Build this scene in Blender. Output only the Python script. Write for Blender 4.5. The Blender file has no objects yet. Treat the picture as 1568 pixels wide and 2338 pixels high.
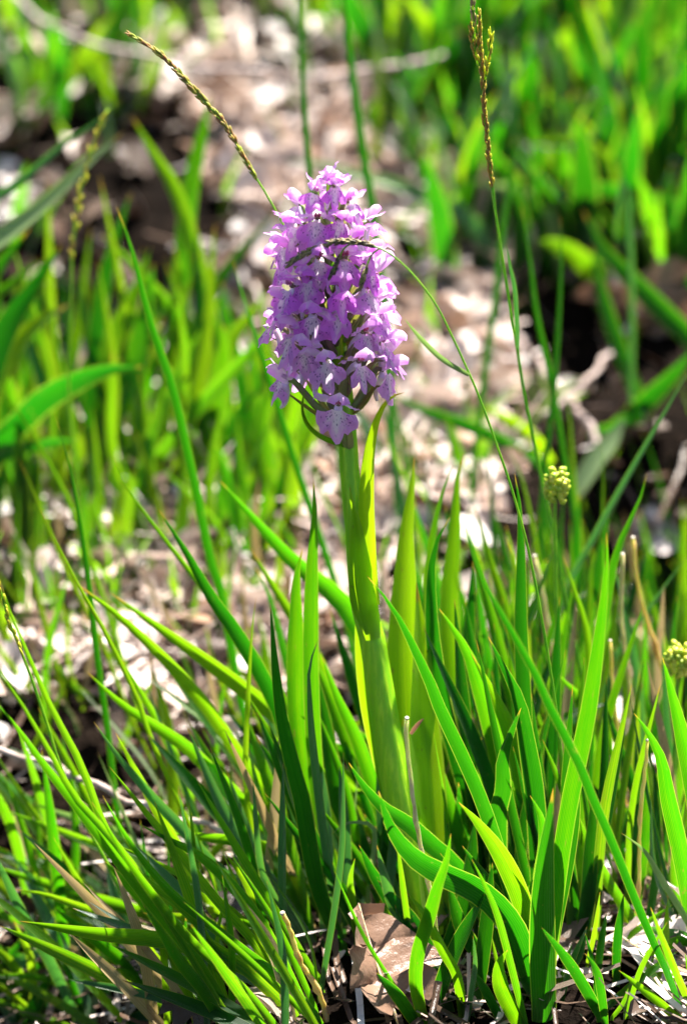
import bpy, math, random
import numpy as np
from mathutils import Vector, Matrix, noise

random.seed(7)
RNG = np.random.default_rng(11)
S = bpy.context.scene
COL = S.collection

# ------------------------------------------------------------------ camera
PITCH = math.radians(22.0)
LENS, SENS = 100.0, 36.0
PW, PH = 1568.0, 2338.0            # size of the photograph as it was measured
K = SENS / PH / LENS               # tangent per measured pixel
FWD = Vector((0, math.cos(PITCH), -math.sin(PITCH)))
UPV = Vector((0, math.sin(PITCH), math.cos(PITCH)))
RGT = Vector((1, 0, 0))

def ray(px, py):
    return FWD + RGT * ((px - PW / 2) * K) + UPV * ((PH / 2 - py) * K)

CAM = -ray(1000, 2150) * 1.26      # the orchid's foot stands at the world origin
cd = bpy.data.cameras.new('camera')
cam = bpy.data.objects.new('camera', cd)
COL.objects.link(cam)
cam.location = CAM
cam.rotation_euler = (math.pi / 2 - PITCH, 0, 0)
cd.sensor_fit = 'VERTICAL'
cd.sensor_height = SENS
cd.sensor_width = 24
cd.lens = LENS
cd.clip_start = 0.02
cd.clip_end = 200
cd.dof.use_dof = True
cd.dof.focus_distance = 1.195
cd.dof.aperture_fstop = 4.7
cd.dof.aperture_blades = 0
S.camera = cam

# ------------------------------------------------------------------ light
SUN_EL, SUN_AZ = math.radians(64), math.radians(34)
w = bpy.data.worlds.new('World')
S.world = w
w.use_nodes = True
nt = w.node_tree
bg = nt.nodes['Background']
sky = nt.nodes.new('ShaderNodeTexSky')
sky.sky_type = 'NISHITA'
sky.sun_disc = False
sky.sun_elevation = SUN_EL
sky.sun_rotation = SUN_AZ
nt.links.new(sky.outputs[0], bg.inputs[0])
bg.inputs[1].default_value = 0.05
sl = bpy.data.lights.new('sun', 'SUN')
sl.energy = 5.0
sl.angle = math.radians(0.5)
sl.color = (1.0, 0.955, 0.88)
so = bpy.data.objects.new('sun', sl)
COL.objects.link(so)
sd = Vector((math.sin(SUN_AZ) * math.cos(SUN_EL), math.cos(SUN_AZ) * math.cos(SUN_EL), math.sin(SUN_EL)))
so.rotation_euler = (-sd).to_track_quat('-Z', 'Y').to_euler()
S.view_settings.view_transform = 'Standard'
S.view_settings.look = 'None'
S.view_settings.gamma = 1.0
S.view_settings.exposure = 2.1
S.cycles.max_bounces = 8
S.cycles.transmission_bounces = 6
S.cycles.diffuse_bounces = 3
S.cycles.sample_clamp_indirect = 6

# ------------------------------------------------------------------ materials
class NT:
    def __init__(s, name):
        s.m = bpy.data.materials.new(name)
        s.m.use_nodes = True
        s.t = s.m.node_tree
        s.t.nodes.clear()
        s.out = s.n('OutputMaterial')
    def n(s, k, **kw):
        nd = s.t.nodes.new('ShaderNode' + k)
        for a, b in kw.items():
            setattr(nd, a, b)
        return nd
    def set(s, sock, v):
        if hasattr(v, 'bl_idname') or hasattr(v, 'is_linked'):
            s.t.links.new(v, sock)
        else:
            sock.default_value = v
    def math(s, op, a, b=0.0, c=None, clamp=False):
        nd = s.n('Math', operation=op, use_clamp=clamp)
        s.set(nd.inputs[0], a); s.set(nd.inputs[1], b)
        if c is not None: s.set(nd.inputs[2], c)
        return nd.outputs[0]
    def mix(s, f, a, b, mode='MIX'):
        nd = s.n('Mix', data_type='RGBA', blend_type=mode)
        s.set(nd.inputs[0], f); s.set(nd.inputs[6], rgba(a)); s.set(nd.inputs[7], rgba(b))
        return nd.outputs[2]
    def step(s, x, lo, hi):
        nd = s.n('MapRange', interpolation_type='SMOOTHSTEP')
        s.set(nd.inputs[0], x); nd.inputs[1].default_value = lo; nd.inputs[2].default_value = hi
        return nd.outputs[0]
    def noise(s, vec, scale, detail=2.0, rough=.5):
        nd = s.n('TexNoise')
        if vec is not None: s.set(nd.inputs['Vector'], vec)
        nd.inputs['Scale'].default_value = scale
        nd.inputs['Detail'].default_value = detail
        nd.inputs['Roughness'].default_value = rough
        return nd.outputs[0]
    def uv(s):
        nd = s.n('UVMap'); sp = s.n('SeparateXYZ')
        s.t.links.new(nd.outputs[0], sp.inputs[0])
        return nd.outputs[0], sp.outputs[0], sp.outputs[1]
    def comb(s, x, y, z=0.0):
        nd = s.n('CombineXYZ')
        s.set(nd.inputs[0], x); s.set(nd.inputs[1], y); s.set(nd.inputs[2], z)
        return nd.outputs[0]
    def rnd(s):
        return s.n('ObjectInfo').outputs['Random']
    def bump(s, h, dist, strength=.6):
        nd = s.n('Bump')
        s.set(nd.inputs['Height'], h)
        nd.inputs['Distance'].default_value = dist
        nd.inputs['Strength'].default_value = strength
        return nd.outputs[0]
    def thin(s, dif, tra, f_tra, gloss=.35, spec=.06, normal=None):
        """a thin sheet: reflects DIF, lets TRA through, with a sheen"""
        d = s.n('BsdfDiffuse'); s.set(d.inputs[0], rgba(dif))
        t = s.n('BsdfTranslucent'); s.set(t.inputs[0], rgba(tra))
        g = s.n('BsdfGlossy'); s.set(g.inputs['Roughness'], gloss); g.inputs[0].default_value = (1, 1, 1, 1)
        if normal is not None:
            for b in (d, g): s.t.links.new(normal, b.inputs['Normal'])
        m1 = s.n('MixShader'); s.set(m1.inputs[0], f_tra)
        s.t.links.new(d.outputs[0], m1.inputs[1]); s.t.links.new(t.outputs[0], m1.inputs[2])
        lw = s.n('Fresnel'); lw.inputs[0].default_value = 1.4
        if normal is not None: s.t.links.new(normal, lw.inputs['Normal'])
        fm = s.math('MULTIPLY', lw.outputs[0], spec, clamp=True)
        m2 = s.n('MixShader'); s.set(m2.inputs[0], fm)
        s.t.links.new(m1.outputs[0], m2.inputs[1]); s.t.links.new(g.outputs[0], m2.inputs[2])
        s.t.links.new(m2.outputs[0], s.out.inputs[0])
        return s.m

def rgba(c):
    if isinstance(c, (tuple, list)) and len(c) == 3: return (*c, 1.0)
    return c

def leaf_mat(name, dif, dif2, tra, tra2, f_tra=.60, spec=.30, veins=11, tipc=(.55, .35, .03), rough=.38):
    t = NT(name)
    uvv, u, v = t.uv()
    r = t.rnd()
    ph = t.math('MULTIPLY', r, 30)
    wv = t.math('SINE', t.math('MULTIPLY', u, veins * 6.283))
    fine = t.noise(t.comb(t.math('MULTIPLY', u, 38), t.math('MULTIPLY', v, 1.6), ph), 1.0, 3)
    blot = t.noise(t.comb(t.math('MULTIPLY', u, 2.2), t.math('MULTIPLY', v, 7), ph), 1.0, 3)
    vein = t.math('ADD', t.math('MULTIPLY', wv, .26), t.math('MULTIPLY', t.math('SUBTRACT', fine, .5), 1.1))
    f = t.math('ADD', t.math('ADD', t.math('MULTIPLY', r, .75), vein), t.math('MULTIPLY', t.math('SUBTRACT', blot, .42), .8), clamp=True)
    keel = t.math('SUBTRACT', 1.0, t.step(t.math('ABSOLUTE', t.math('SUBTRACT', u, .5)), 0.0, .055))
    edge = t.step(t.math('ABSOLUTE', t.math('SUBTRACT', u, .5)), .45, .5)
    tip = t.step(t.math('ADD', v, t.math('MULTIPLY', t.math('POWER', r, 5), .035)), .965, .995)
    base = t.math('SUBTRACT', 1.0, t.step(v, 0.0, .18))
    cd_ = t.mix(f, dif, dif2)
    ct_ = t.mix(f, tra, tra2)
    ct_ = t.mix(t.math('MULTIPLY', keel, .35), ct_, tra)
    cd_ = t.mix(t.math('MULTIPLY', edge, .6), cd_, (.25, .33, .03))
    ct_ = t.mix(t.math('MULTIPLY', edge, .8), ct_, (.62, .75, .06))
    cd_ = t.mix(t.math('MULTIPLY', base, .5), cd_, (.16, .2, .07))
    spots = t.step(t.noise(t.comb(t.math('MULTIPLY', u, 5), t.math('MULTIPLY', v, 26), t.math('ADD', ph, 9)), 1.0, 2), .69, .76)
    cd_ = t.mix(t.math('MULTIPLY', spots, .7), cd_, (.16, .13, .03))
    ct_ = t.mix(t.math('MULTIPLY', spots, .6), ct_, (.30, .24, .03))
    cd_ = t.mix(tip, cd_, tipc); ct_ = t.mix(tip, ct_, tipc)
    nrm = t.bump(t.math('ADD', wv, t.math('MULTIPLY', fine, 1.5)), .00016, .8)
    return t.thin(cd_, ct_, f_tra, rough, spec, nrm)

M = {}
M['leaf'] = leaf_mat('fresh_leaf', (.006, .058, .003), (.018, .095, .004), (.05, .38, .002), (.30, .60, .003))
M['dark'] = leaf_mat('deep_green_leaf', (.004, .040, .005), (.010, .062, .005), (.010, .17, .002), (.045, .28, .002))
M['glauc'] = leaf_mat('blue_green_leaf', (.045, .13, .060), (.075, .17, .085), (.05, .27, .03), (.12, .36, .03), f_tra=.40, spec=.6, rough=.40)
M['yellow'] = leaf_mat('orchid_leaf', (.11, .25, .007), (.16, .30, .009), (.30, .60, .003), (.50, .76, .006), f_tra=.72, spec=.25, veins=14)
M['grass'] = leaf_mat('grass_blade', (.014, .085, .005), (.040, .115, .008), (.10, .42, .003), (.38, .60, .006), veins=4)
M['pale'] = leaf_mat('pale_grass_blade', (.16, .26, .10), (.24, .33, .15), (.22, .44, .08), (.36, .52, .10), f_tra=.40, spec=.7, veins=5)
M['straw'] = leaf_mat('dead_straw_blade', (.36, .25, .11), (.48, .37, .2), (.42, .28, .10), (.5, .38, .18), f_tra=.35, spec=.4, veins=5, tipc=(.3, .2, .1))
M['deep'] = leaf_mat('shaded_far_leaf', (.003, .028, .003), (.008, .05, .004), (.008, .13, .001), (.05, .26, .002), f_tra=.5, spec=.2)  # copy of the far leaf with the stand's shade put into its greens
M['far'] = leaf_mat('far_leaf', (.006, .055, .003), (.030, .105, .005), (.03, .32, .002), (.42, .66, .004), f_tra=.5, spec=.3)

def petal_mat(name, lip, pale=0.0):
    t = NT(name)
    uvv, u, v = t.uv()
    r = t.rnd()
    ph = t.math('MULTIPLY', r, 40)
    uc = t.math('ABSOLUTE', t.math('SUBTRACT', u, .5))
    n1 = t.noise(t.comb(t.math('MULTIPLY', u, 5), t.math('MULTIPLY', v, 3.5), ph), 1.0, 3)
    vn = t.noise(t.comb(t.math('MULTIPLY', u, 30), t.math('MULTIPLY', v, 2.0), ph), 1.0, 2)
    if lip:
        a = t.math('ADD', t.math('MULTIPLY', uc, 1.1), t.math('MULTIPLY', v, .75))
        a = t.math('ADD', a, t.math('MULTIPLY', t.math('SUBTRACT', n1, .5), .7))
        a = t.step(a, .24, .82)
    else:
        a = t.math('ADD', t.math('MULTIPLY', uc, .8), t.math('MULTIPLY', v, .5))
        a = t.math('ADD', a, t.math('MULTIPLY', t.math('SUBTRACT', n1, .5), .9))
        a = t.step(a, .05, .9)
    a = t.math('ADD', a, t.math('MULTIPLY', t.math('SUBTRACT', vn, .5), .45), clamp=True)
    sat = t.mix(t.math('MULTIPLY', r, 1.0), (.79, .19, .86), (.85, .32, .89))
    if pale: sat = t.mix(pale, sat, (.92, .74, .94))
    c = t.mix(a, (.96, .86, .94), sat)
    if lip:
        sp = t.n('TexVoronoi'); sp.voronoi_dimensions = '3D'
        # dashes that run out from the throat
        fan = t.math('DIVIDE', t.math('SUBTRACT', u, .5), t.math('ADD', t.math('MULTIPLY', v, .4), .35))
        t.set(sp.inputs['Vector'], t.comb(t.math('MULTIPLY', u, 14), t.math('MULTIPLY', v, 7.5), ph))
        sp.inputs['Scale'].default_value = 1.0
        sp.inputs['Randomness'].default_value = .95
        d = t.math('SUBTRACT', 1.0, t.step(sp.outputs['Distance'], .24, .38))
        thin_ = t.step(t.noise(t.comb(t.math('MULTIPLY', u, 6), t.math('MULTIPLY', v, 5), ph), 1.0, 1), .36, .50)
        msk = t.math('MULTIPLY', t.step(v, .02, .14), t.math('SUBTRACT', 1.0, t.step(v, .55, .88)))
        d = t.math('MULTIPLY', t.math('MULTIPLY', d, thin_), msk)
        c = t.mix(t.math('MULTIPLY', d, .85), c, (.13, .01, .26))
    nrm = t.bump(t.math('ADD', vn, t.math('MULTIPLY', n1, 1.2)), .00035, .8)
    return t.thin(c, c, .67, .42, .28, nrm)

M['lip'] = petal_mat('flower_lip', True)
M['petal'] = petal_mat('flower_petal', False)
M['lip_pale'] = petal_mat('pale_flower_lip', True, .25)
M['petal_pale'] = petal_mat('pale_flower_petal', False, .3)

def plain_mat(name, c1, c2, scale=300, rough=.5, spec=.4, sss=0.0, stretch=None, bump=.0004):
    t = NT(name)
    tc = t.n('TexCoord').outputs['Object']
    if stretch:
        mp = t.n('Mapping'); t.set(mp.inputs[0], tc); mp.inputs['Scale'].default_value = stretch
        tc = mp.outputs[0]
    n = t.noise(tc, scale, 4, .6)
    r = t.math('MULTIPLY', t.math('SUBTRACT', t.rnd(), .5), .5)
    f = t.step(t.math('ADD', n, t.math('MULTIPLY', r, .6)), .3, .7)
    p = t.n('BsdfPrincipled')
    t.set(p.inputs['Base Color'], t.mix(f, c1, c2))
    p.inputs['Roughness'].default_value = rough
    p.inputs['Specular IOR Level'].default_value = spec
    if sss:
        p.inputs['Subsurface Weight'].default_value = sss
        p.inputs['Subsurface Radius'].default_value = (.004, .006, .001)
        p.inputs['Subsurface Scale'].default_value = 1.0
    if bump: t.t.links.new(t.bump(n, bump, .7), p.inputs['Normal'])
    t.t.links.new(p.outputs[0], t.out.inputs[0])
    return t.m

M['stem'] = plain_mat('flower_stem', (.22, .50, .010), (.46, .70, .024), 420, .38, .35, .8, stretch=(1, 1, .05), bump=.0008)
M['ovary'] = plain_mat('flower_ovary', (.17, .24, .05), (.20, .12, .10), 300, .42, .5, .3)
M['spur'] = plain_mat('flower_spur', (.72, .52, .72), (.80, .68, .80), 260, .45, .4, .4)
M['column'] = plain_mat('flower_column', (.42, .03, .10), (.65, .28, .55), 900, .4, .5)
M['culm'] = plain_mat('grass_culm', (.06, .20, .008), (.18, .34, .010), 120, .4, .5, .3)
M['seed_red'] = plain_mat('reddish_spikelet', (.24, .30, .02), (.28, .07, .045), 170, .5, .4, .25)
M['seed_dark'] = plain_mat('brown_spikelet', (.42, .34, .12), (.045, .022, .012), 620, .5, .5)
M['seed_gold'] = plain_mat('golden_spikelet', (.55, .50, .025), (.28, .15, .02), 300, .5, .4, .25)
M['bud'] = plain_mat('flower_bud', (.26, .38, .015), (.56, .56, .05), 260, .45, .5, .35)
M['twig'] = plain_mat('dry_twig', (.28, .20, .16), (.48, .38, .34), 130, .7, .3, stretch=(1, 1, .25))
M['stalk'] = plain_mat('cut_dry_stalk', (.44, .20, .05), (.58, .38, .16), 260, .6, .35, sss=.6, stretch=(1, 1, .2))
M['graystalk'] = plain_mat('weathered_stalk', (.34, .21, .12), (.56, .42, .28), 420, .7, .3, sss=.5, stretch=(1, 1, .2))
M['cut'] = plain_mat('cut_pith', (.48, .40, .31), (.66, .58, .48), 400, .7, .3)

def litter_mat(name, island, cols, f_tra=.22):
    t = NT(name)
    tc = t.n('TexCoord').outputs['Object']
    if island:
        r = t.n('NewGeometry').outputs['Random Per Island']
    else:
        r = t.rnd()
    cr = t.n('ValToRGB')
    t.t.links.new(r, cr.inputs[0])
    e = cr.color_ramp.elements
    e[0].color = (*cols[0], 1); e[1].color = (*cols[-1], 1)
    for i, c in enumerate(cols[1:-1]):
        q = e.new((i + 1) / (len(cols) - 1)); q.color = (*c, 1)
    n = t.noise(tc, 160, 5, .65)
    c = t.mix(t.step(n, .46, .80), cr.outputs[0], t.mix(.40, cr.outputs[0], (.07, .045, .03)))
    nrm = t.bump(n, .0011, .8)
    tr = t.mix(.5, c, (.80, .50, .30), 'MULTIPLY')
    return t.thin(c, tr, f_tra, .30, .6, nrm)

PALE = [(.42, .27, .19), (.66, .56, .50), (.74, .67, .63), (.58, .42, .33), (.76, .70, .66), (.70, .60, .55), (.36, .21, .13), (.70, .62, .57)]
SHADE_BROWN = [(.03, .017, .011), (.08, .045, .027), (.13, .08, .054), (.05, .028, .018), (.20, .14, .105), (.04, .023, .016)]  # dead-leaf browns, darkened to paint in the shade of the hollows
M['dry'] = litter_mat('dry_leaf', False, PALE)
M['drybrown'] = litter_mat('brown_dry_leaf', False, SHADE_BROWN)
M['litter'] = litter_mat('leaf_litter', True, PALE)
M['litterbrown'] = litter_mat('brown_leaf_litter', True, SHADE_BROWN)

def soil_mat():
    t = NT('soil')
    tc = t.n('TexCoord').outputs['Object']
    n = t.noise(tc, 26, 8, .65); n2 = t.noise(tc, 210, 4, .6)
    c = t.mix(t.step(n, .35, .65), (.003, .002, .0014), (.009, .0058, .004))
    c = t.mix(t.step(n2, .5, .75), c, (.02, .013, .009))
    p = t.n('BsdfPrincipled'); t.set(p.inputs['Base Color'], c)
    p.inputs['Roughness'].default_value = .9; p.inputs['Specular IOR Level'].default_value = .03
    t.t.links.new(t.bump(t.math('ADD', n, n2), .006, .9), p.inputs['Normal'])
    t.t.links.new(p.outputs[0], t.out.inputs[0])
    return t.m
M['soil'] = soil_mat()

def water_mat():
    t = NT('puddle_water')
    tc = t.n('TexCoord').outputs['Object']
    n = t.noise(tc, 170, 1, .5)
    p = t.n('BsdfPrincipled'); p.inputs['Base Color'].default_value = (.012, .010, .012, 1)
    p.inputs['Roughness'].default_value = .06; p.inputs['IOR'].default_value = 1.33
    t.t.links.new(t.bump(n, .0026, 1.0), p.inputs['Normal'])
    t.t.links.new(p.outputs[0], t.out.inputs[0])
    return t.m
M['water'] = water_mat()

# ------------------------------------------------------------------ ground
def sst(x, a, b):
    t = min(1.0, max(0.0, (x - a) / (b - a)))
    return t * t * (3 - 2 * t)

def ground(x, y):
    z = 0.0
    yy = y - .06
    z += .30 * (math.sqrt(yy * yy + .004) + yy) * .5
    z *= 1 - .75 * sst(y, 1.6, 5.0)
    # the ditch at the lower left
    z -= .105 * sst(-x, .07, .21) * (1 - sst(y, -.03, .16)) * sst(y, -1.2, -.5)
    # ledges that face the camera: dark earth under sunlit litter
    z -= .085 * sst(-x, .085, .125) * sst(y, .34, .50) * (1 - sst(y, .515, .57))
    z -= .125 * sst(x, .065, .12) * sst(y, .10, .26) * (1 - sst(y, .30, .385))
    z += .016 * noise.noise(Vector((x * 7, y * 7, 3.1))) * sst(abs(x) + abs(y), .02, .2)
    z += .007 * noise.noise(Vector((x * 22, y * 22, 8.7)))
    return z
G0 = ground(0, 0)
_g = ground
def ground(x, y): return _g(x, y) - G0

def hit(px, py):
    """where the line of sight through a measured pixel meets the ground"""
    d = ray(px, py)
    t, st = .55, .02
    while t < 30:
        p = CAM + d * t
        if p.z < ground(p.x, p.y):
            a, b = t - st, t
            for _ in range(14):
                m = (a + b) / 2
                p = CAM + d * m
                if p.z < ground(p.x, p.y): b = m
                else: a = m
            return CAM + d * b
        t += st
        st *= 1.02
    return CAM + d * t

def atY(px, py, Y):
    d = ray(px, py)
    return CAM + d * ((Y - CAM.y) / d.y)

def pix(p):
    q = p - CAM
    dp = q.dot(FWD)
    return PW / 2 + q.dot(RGT) / dp / K, PH / 2 - q.dot(UPV) / dp / K, dp

# ------------------------------------------------------------------ object helpers
def mesh_obj(name, verts, faces, mat, parent=None, uvs=None, smooth=True):
    me = bpy.data.meshes.new(name)
    me.from_pydata([tuple(v) for v in verts], [], faces)
    if uvs is not None:
        ul = me.uv_layers.new(name='UVMap')
        li = np.zeros(len(me.loops), dtype=np.int32)
        me.loops.foreach_get('vertex_index', li)
        ul.data.foreach_set('uv', np.asarray(uvs, dtype=np.float32)[li].ravel())
    if smooth:
        me.polygons.foreach_set('use_smooth', [True] * len(me.polygons))
    me.materials.append(mat)
    o = bpy.data.objects.new(name, me)
    COL.objects.link(o)
    if parent is not None: o.parent = parent
    return o

def tag(o, label=None, cat=None, group=None, kind=None):
    if label: o['label'] = label
    if cat: o['category'] = cat
    if group: o['group'] = group
    if kind: o['kind'] = kind
    return o

def thing(name, loc, label, cat, group=None):
    o = bpy.data.objects.new(name, None)
    o.empty_display_size = .02
    COL.objects.link(o)
    o.location = loc
    return tag(o, label, cat, group)

def spline(pts, n):
    """Catmull-Rom through the points, n samples evenly along its length"""
    P = [np.array(p, float) for p in pts]
    if len(P) == 2: P = [P[0], (P[0] + P[1]) / 2, P[1]]
    P = [2 * P[0] - P[1]] + P + [2 * P[-1] - P[-2]]
    out = []
    for i in range(1, len(P) - 2):
        for j in range(10):
            t = j / 10
            a, b, c, d = P[i - 1], P[i], P[i + 1], P[i + 2]
            out.append(.5 * (2 * b + (c - a) * t + (2 * a - 5 * b + 4 * c - d) * t * t + (3 * b - a - 3 * c + d) * t ** 3))
    out.append(P[-2])
    out = np.array(out)
    s = np.concatenate([[0], np.cumsum(np.linalg.norm(np.diff(out[:, :3], axis=0), axis=1))])
    q = np.linspace(0, s[-1], n)
    return np.stack([np.interp(q, s, out[:, k]) for k in range(out.shape[1])], 1)

def unit(v): return v / (np.linalg.norm(v) + 1e-12)

def ribbon(path, wid, nrm, cup=.15, roll=0.0, twist=0.0, na=5, wave=0.0, seed=0):
    """a leaf blade along PATH (root first); NRM is the way its face looks; CUP bends it across, as a share of the width"""
    n = len(path)
    V, U = [], []
    for i in range(n):
        tg = unit(path[min(i + 1, n - 1)] - path[max(i - 1, 0)])
        nn = nrm[i] if getattr(nrm, 'ndim', 1) == 2 else nrm
        sd_ = unit(np.cross(tg, nn)); fn = np.cross(sd_, tg)
        a = roll + twist * (i / (n - 1) - .5)
        s2 = sd_ * math.cos(a) + fn * math.sin(a); f2 = fn * math.cos(a) - sd_ * math.sin(a)
        for k in range(na):
            u = k / (na - 1); c = 2 * u - 1
            wob = wave * wid[i] * math.sin(i * .9 + seed) * abs(c) * (1 if c > 0 else -.6)
            p = path[i] + s2 * (c * wid[i] * .5) + f2 * (cup * wid[i] * (abs(c) ** 1.4) + wob)
            V.append(p); U.append((u, i / (n - 1)))
    F = [[i * na + k, i * na + k + 1, (i + 1) * na + k + 1, (i + 1) * na + k] for i in range(n - 1) for k in range(na - 1)]
    return V, F, U

def tube(path, rad, ns=8, cap=True):
    n = len(path); V, F, U = [], [], []
    ref = np.array((.3, -1, .2))
    for i in range(n):
        tg = unit(path[min(i + 1, n - 1)] - path[max(i - 1, 0)])
        a = unit(np.cross(tg, ref)); b = np.cross(tg, a)
        for k in range(ns):
            th = 2 * math.pi * k / ns
            V.append(path[i] + (a * math.cos(th) + b * math.sin(th)) * rad[i]); U.append((k / ns, i / (n - 1)))
    for i in range(n - 1):
        for k in range(ns):
            F.append([i * ns + k, i * ns + (k + 1) % ns, (i + 1) * ns + (k + 1) % ns, (i + 1) * ns + k])
    if cap:
        F.append(list(range(ns))[::-1]); F.append([(n - 1) * ns + k for k in range(ns)])
    return V, F, U

def ellipsoid(c, ax, L, R, ns=6, nr=4):
    """a grain of length L and radius R pointing along AX from C"""
    ax = unit(np.array(ax, float))
    pth = [np.array(c) + ax * L * t for t in np.linspace(0.02, .98, nr + 1)]
    rad = [R * (math.sin(math.pi * min(.97, max(.05, t))) ** .8) for t in np.linspace(0, 1, nr + 1)]
    V, F, U = tube(pth, rad, ns)
    return V, F

def join(parts):
    V, F = [], []
    for v, f in parts:
        o = len(V); V += list(v); F += [[i + o for i in q] for q in f]
    return V, F

def width_profile(n, tipshare=.45, root=.72, power=1.7):
    s = np.linspace(0, 1, n)               # root .. tip
    w_ = np.where(s < .35, root + (1 - root) * np.sin(s / .35 * math.pi / 2), 1.0)
    t = np.clip((s - (1 - tipshare)) / tipshare, 0, 1)
    w_ = w_ * (1 - t ** power)
    w_[-1] = .015
    return w_

def world_path(pts, Yr=None, lean=None, n=18, raise_root=True):
    """PTS run tip to root in measured pixels; the root stands on the ground (or at world Y = Yr), the tip LEAN metres further back"""
    pts = pts[::-1]
    root = hit(*pts[0]) if Yr is None else atY(*pts[0], Yr)
    Y0 = root.y
    L = sum(math.dist(pts[i], pts[i + 1]) for i in range(len(pts) - 1))
    if lean is None: lean = L * K * 1.2 * .16
    P, acc = [], 0
    for i, p in enumerate(pts):
        if i: acc += math.dist(pts[i - 1], p)
        P.append(atY(p[0], p[1], Y0 + lean * acc / L))
    sp_ = spline(P, n)
    for q in sp_[1:]:
        g = ground(q[0], q[1]) + .0015
        if q[2] < g: q[2] = g
    sp_[0][2] -= .004 if Yr is None else 0
    return sp_

CAMN = np.array(CAM)
def blade(parent, pts, wpx, mat='leaf', Yr=None, lean=None, roll=None, cup=.16, twist=None, name='leaf', tipshare=.45, root=.72, power=1.7, n=18, wave=.0):
    path = world_path(pts, Yr, lean, n)
    mid = path[n // 2]
    nrm = np.array([unit(CAMN - p) for p in path])
    roll = random.uniform(-.5, .5) if roll is None else roll
    twist = random.uniform(-.5, .5) if twist is None else twist
    dep = float(np.dot(mid - CAMN, np.array(FWD)))
    wd = width_profile(n, tipshare, root, power) * wpx * K * dep / max(.55, math.cos(roll))
    V, F, U = ribbon(path, wd, nrm, cup, roll, twist, 5, wave, random.random() * 6)
    loc = np.array(parent.location)
    return mesh_obj(name, [v - loc for v in V], F, M[mat], parent, U)

def rod(parent, pts, wpx, mat, Yr=None, lean=None, name='stem', taper=.6, n=24, ns=8, knots=(), rough=0.0):
    path = world_path(pts, Yr, lean, n)
    if rough:
        ph = random.random() * 6
        for i in range(n):
            path[i][0] += rough * (2.2 * math.sin(i * .38 + ph) + .5 * math.sin(i * 2.7 + ph))
    dep = float(np.dot(path[n // 2] - CAMN, np.array(FWD)))
    r = wpx * K * dep / 2
    rad = [r * (1 - (1 - taper) * i / (n - 1)) for i in range(n)]
    if rough: rad = [q * random.uniform(.78, 1.15) for q in rad]
    for kn in knots:
        i = int(kn * (n - 1)); rad[i] *= 1.35
    V, F, U = tube(path, rad, ns)
    loc = np.array(parent.location)
    return mesh_obj(name, [v - loc for v in V], F, M[mat], parent, U), path

# ------------------------------------------------------------------ the ground sheet, near part fine and far part coarse
def grid_axis(fine0, fine1, step, far0, far1):
    a = list(np.arange(fine0, fine1, step))
    q, st = fine1, step
    while q < far1: a.append(q); st *= 1.16; q += st
    a.append(far1)
    q, st = fine0 - step, step; b = []
    while q > far0: b.append(q); st *= 1.16; q -= st
    b.append(far0)
    return b[::-1] + a
xs = grid_axis(-.62, .62, .010, -60, 60); ys = grid_axis(-.35, 1.3, .010, -30, 90)
gv = [(x, y, ground(x, y)) for y in ys for x in xs]
nx = len(xs)
gf = [[j * nx + i, j * nx + i + 1, (j + 1) * nx + i + 1, (j + 1) * nx + i] for j in range(len(ys) - 1) for i in range(nx - 1)]
tag(mesh_obj('ground', gv, gf, M['soil']), kind='structure')

# puddle in the ditch
pc = hit(405, 2235)
pv = [(pc.x, pc.y, pc.z + .012)] + [(pc.x + .024 * math.cos(a) * (1 + .2 * math.sin(3 * a)), pc.y + .028 * math.sin(a), pc.z + .012) for a in np.linspace(0, 6.283, 24, endpoint=False)]
tag(mesh_obj('puddle', pv, [[0, 1 + i, 1 + (i + 1) % 24] for i in range(24)], M['water']), kind='structure')

# ------------------------------------------------------------------ leaf litter
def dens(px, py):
    """how much litter lies there, and how much of it is brown, darkened as if in shade"""
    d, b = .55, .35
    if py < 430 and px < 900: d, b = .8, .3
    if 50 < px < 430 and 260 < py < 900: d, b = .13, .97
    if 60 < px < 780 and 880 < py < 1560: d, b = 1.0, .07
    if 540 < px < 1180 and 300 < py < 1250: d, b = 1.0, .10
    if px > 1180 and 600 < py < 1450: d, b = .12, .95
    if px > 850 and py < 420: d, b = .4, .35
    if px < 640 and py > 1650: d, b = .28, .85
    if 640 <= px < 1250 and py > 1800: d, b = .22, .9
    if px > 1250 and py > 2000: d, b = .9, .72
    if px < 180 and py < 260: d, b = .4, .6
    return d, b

def leaf_mesh(kind, seed):
    r = random.Random(seed)
    na, nl = 5, 7
    V, F, U = [], [], []
    curl = r.uniform(.2, 1.1); bend = r.uniform(-.8, .8); tw = r.uniform(-.9, .9)
    for i in range(nl):
        t = i / (nl - 1)
        if kind == 'oval': wd = .62 * math.sin(math.pi * (.06 + .9 * t)) ** .8 * (1 + .22 * r.uniform(-1, 1))
        elif kind == 'lobed': wd = (.55 + .28 * math.cos(i * math.pi)) * math.sin(math.pi * (.1 + .85 * t)) ** .6
        else: wd = .13 * (1 - .5 * t)
        for k in range(na):
            c = 2 * k / (na - 1) - 1
            x = c * wd * .5; y = t - .5
            z = curl * x * x * 2.2 + bend * (t - .5) ** 2 * .7 + .05 * r.uniform(-1, 1) * (kind != 'strip') + tw * x * (t - .5)
            V.append((x, y, z)); U.append((k / 4, t))
    for i in range(nl - 1):
        for k in range(na - 1):
            F.append([i * na + k, i * na + k + 1, (i + 1) * na + k + 1, (i + 1) * na + k])
    return V, F, U

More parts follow.
